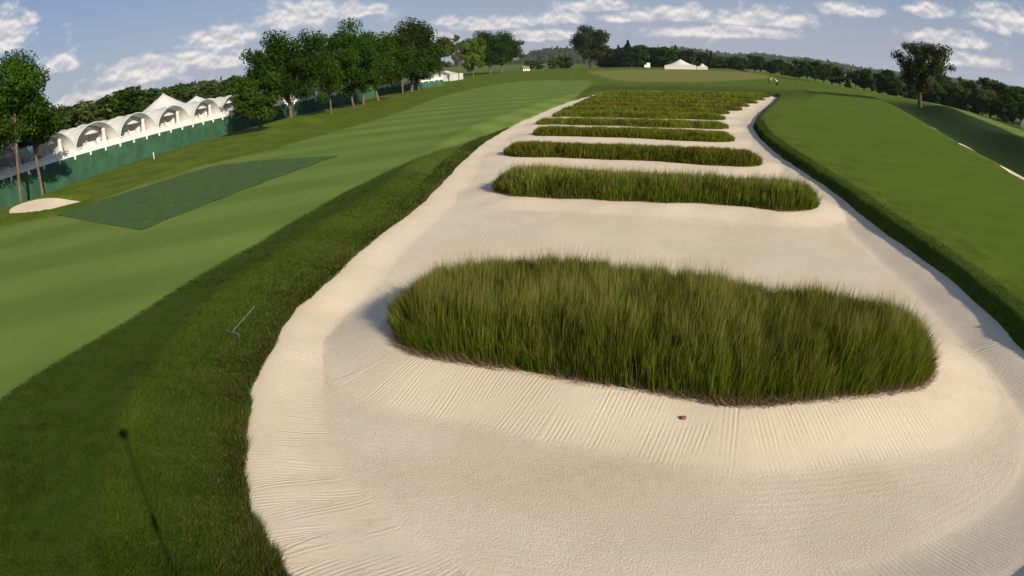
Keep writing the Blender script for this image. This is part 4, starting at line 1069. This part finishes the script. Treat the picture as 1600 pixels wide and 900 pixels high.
# dry clod on the sand below the nearest rung
x, y = 2.82, 10.06
dP0, _ = sdf(np.array([[x, y]]), PEWS[0]); dB0, _ = sdf(np.array([[x, y]]), BUN); z = float(sand_z(np.array([[x, y]]), dB0, dP0)[0])
m = MB(); r_ = np.random.default_rng(4); vv = []
for k in range(3):
    for j in range(9): a = j * 2 * math.pi / 9; s = (.045, .05, .022)[k] * r_.uniform(.75, 1.25); vv.append((s * math.cos(a) * 1.2, s * math.sin(a) * .8, (0, .025, .05)[k] * r_.uniform(.8, 1.2)))
m.add(vv, [(k * 9 + j, k * 9 + (j + 1) % 9, (k + 1) * 9 + (j + 1) % 9, (k + 1) * 9 + j) for k in range(2) for j in range(9)] + [tuple(range(18, 27)), tuple(range(9))[::-1]])
o = m.build('turf_clod', M_WOODB, None, True); o.location = (x, y, z); tag(o, 'small brown clod lying on the raked slope below the nearest rung', 'clod')

# ------------------------------------------------------------------ two golfers far out on the right fairway: bent over, at their bags
def skinned(name, pts, edges, rad, mat, parent):
    """one continuous surface grown round a skeleton"""
    me = bpy.data.meshes.new(name); me.from_pydata(pts, edges, []); o = link(name, me, parent)
    bm = bmesh.new(); bm.from_mesh(me); ly = bm.verts.layers.skin.verify(); bm.verts.ensure_lookup_table()
    for v, r in zip(bm.verts, rad): v[ly].radius = (r, r)
    bm.verts[0][ly].use_root = True
    bm.to_mesh(me); bm.free(); me.materials.append(mat)
    sk = o.modifiers.new('skin', 'SKIN'); sk.use_smooth_shade = True
    sb = o.modifiers.new('subdivision', 'SUBSURF'); sb.levels = 1; sb.render_levels = 1
    return o


def person(loc, rz, shirt, label):
    root = empty('person', loc, rz); tag(root, label, 'person')
    # bent at the hip, arms hanging to the ball
    J = [(0, 0, .92), (0, -.18, 1.14), (0, -.40, 1.30), (0, -.52, 1.37), (0, -.62, 1.40), (0, -.70, 1.44),
         (-.19, -.40, 1.27), (-.20, -.44, 1.02), (-.10, -.50, .78), (.19, -.40, 1.27), (.20, -.44, 1.02), (.10, -.50, .78),
         (-.11, 0, .86), (-.13, -.06, .48), (-.13, .02, .08), (-.13, -.14, .04), (.11, 0, .86), (.13, -.06, .48), (.13, .02, .08), (.13, -.14, .04)]
    E_ = [(0, 1), (1, 2), (2, 3), (3, 4), (4, 5), (2, 6), (6, 7), (7, 8), (2, 9), (9, 10), (10, 11), (0, 12), (12, 13), (13, 14), (14, 15), (0, 16), (16, 17), (17, 18), (18, 19)]
    R_ = [.13, .13, .14, .055, .09, .085, .06, .045, .035, .06, .045, .035, .09, .065, .045, .04, .09, .065, .045, .04]
    skinned('body', J, E_, R_, M_SKIN, root)
    skinned('shirt', J[:3] + [J[6], tuple(np.array(J[6]) * .4 + np.array(J[7]) * .6), J[9], tuple(np.array(J[9]) * .4 + np.array(J[10]) * .6)], [(0, 1), (1, 2), (2, 3), (3, 4), (2, 5), (5, 6)], [.155, .155, .165, .08, .065, .08, .065], shirt, root)
    skinned('trousers', [(0, 0, .93), J[12], J[13], J[14], J[16], J[17], J[18]], [(0, 1), (1, 2), (2, 3), (0, 4), (4, 5), (5, 6)], [.15, .11, .085, .065, .11, .085, .065], M_NAVY, root)
    m = MB(); m.lathe([(.105, -.02), (.11, .03), (.075, .09), (.01, .11)], (0, -.66, 1.47), 9); m.build('cap', shirt, root, True)


x, y = polar(22.1, 148); person((x, y, gz(x, y)), .8, M_WHITE, 'left of two tiny people in white on the far right fairway')
x, y = polar(22.75, 140); person((x, y, gz(x, y)), -1.2, M_WHITE, 'right of two tiny people in white on the far right fairway')

# ------------------------------------------------------------------ the mast that carries the photographer's camera: its shadow lies on the rough
ms = empty('camera_mast', (0, -.10, gz(0, -.1))); tag(ms, 'tall thin mast whose long shadow falls on the rough at lower left', 'mast')
zb = gz(0, -.1)
m = MB(); m.tube([(0, 0, -.2), (0, 0, 2.6)], .022, 10); m.build('lower_tube', M_BLACK, ms)
m = MB(); m.tube([(0, 0, 2.6), (0, 0, 5.30 - zb)], .016, 10); m.build('upper_tube', M_BLACK, ms)
m = MB(); m.lathe([(.03, 3.85), (.045, 3.9), (.045, 4.02), (.03, 4.08)], n=10); m.build('clamp', M_BLACK, ms)
m = MB(); m.box((0, -.03, 5.44 - zb), (.15, .09, .12)); m.box((0, -.03, 5.44 - zb - .09), (.08, .07, .04)); m.build('camera_body', M_BLACK, ms)

# ------------------------------------------------------------------ summer haze
lo_z = min(float(GZ.min()), -14.0) - 1.5
hz = MB(); hz.box((0, 0, (lo_z + 52.0) / 2), (10600, 10600, 52.0 - lo_z)); hb = hz.build('haze', None)
hm = bpy.data.materials.new('haze'); hm.use_nodes = True; N = NT(hm.node_tree)
pv = N.n('ShaderNodeVolumePrincipled'); pv.inputs['Color'].default_value = (.90, .94, 1.0, 1); pv.inputs['Density'].default_value = HAZE; pv.inputs['Anisotropy'].default_value = .2
ho = N.n('ShaderNodeOutputMaterial'); N.l(pv.outputs[0], ho.inputs['Volume']); hb.data.materials.append(hm)
tag(hb, 'faint summer haze softening the far hills', kind='stuff')
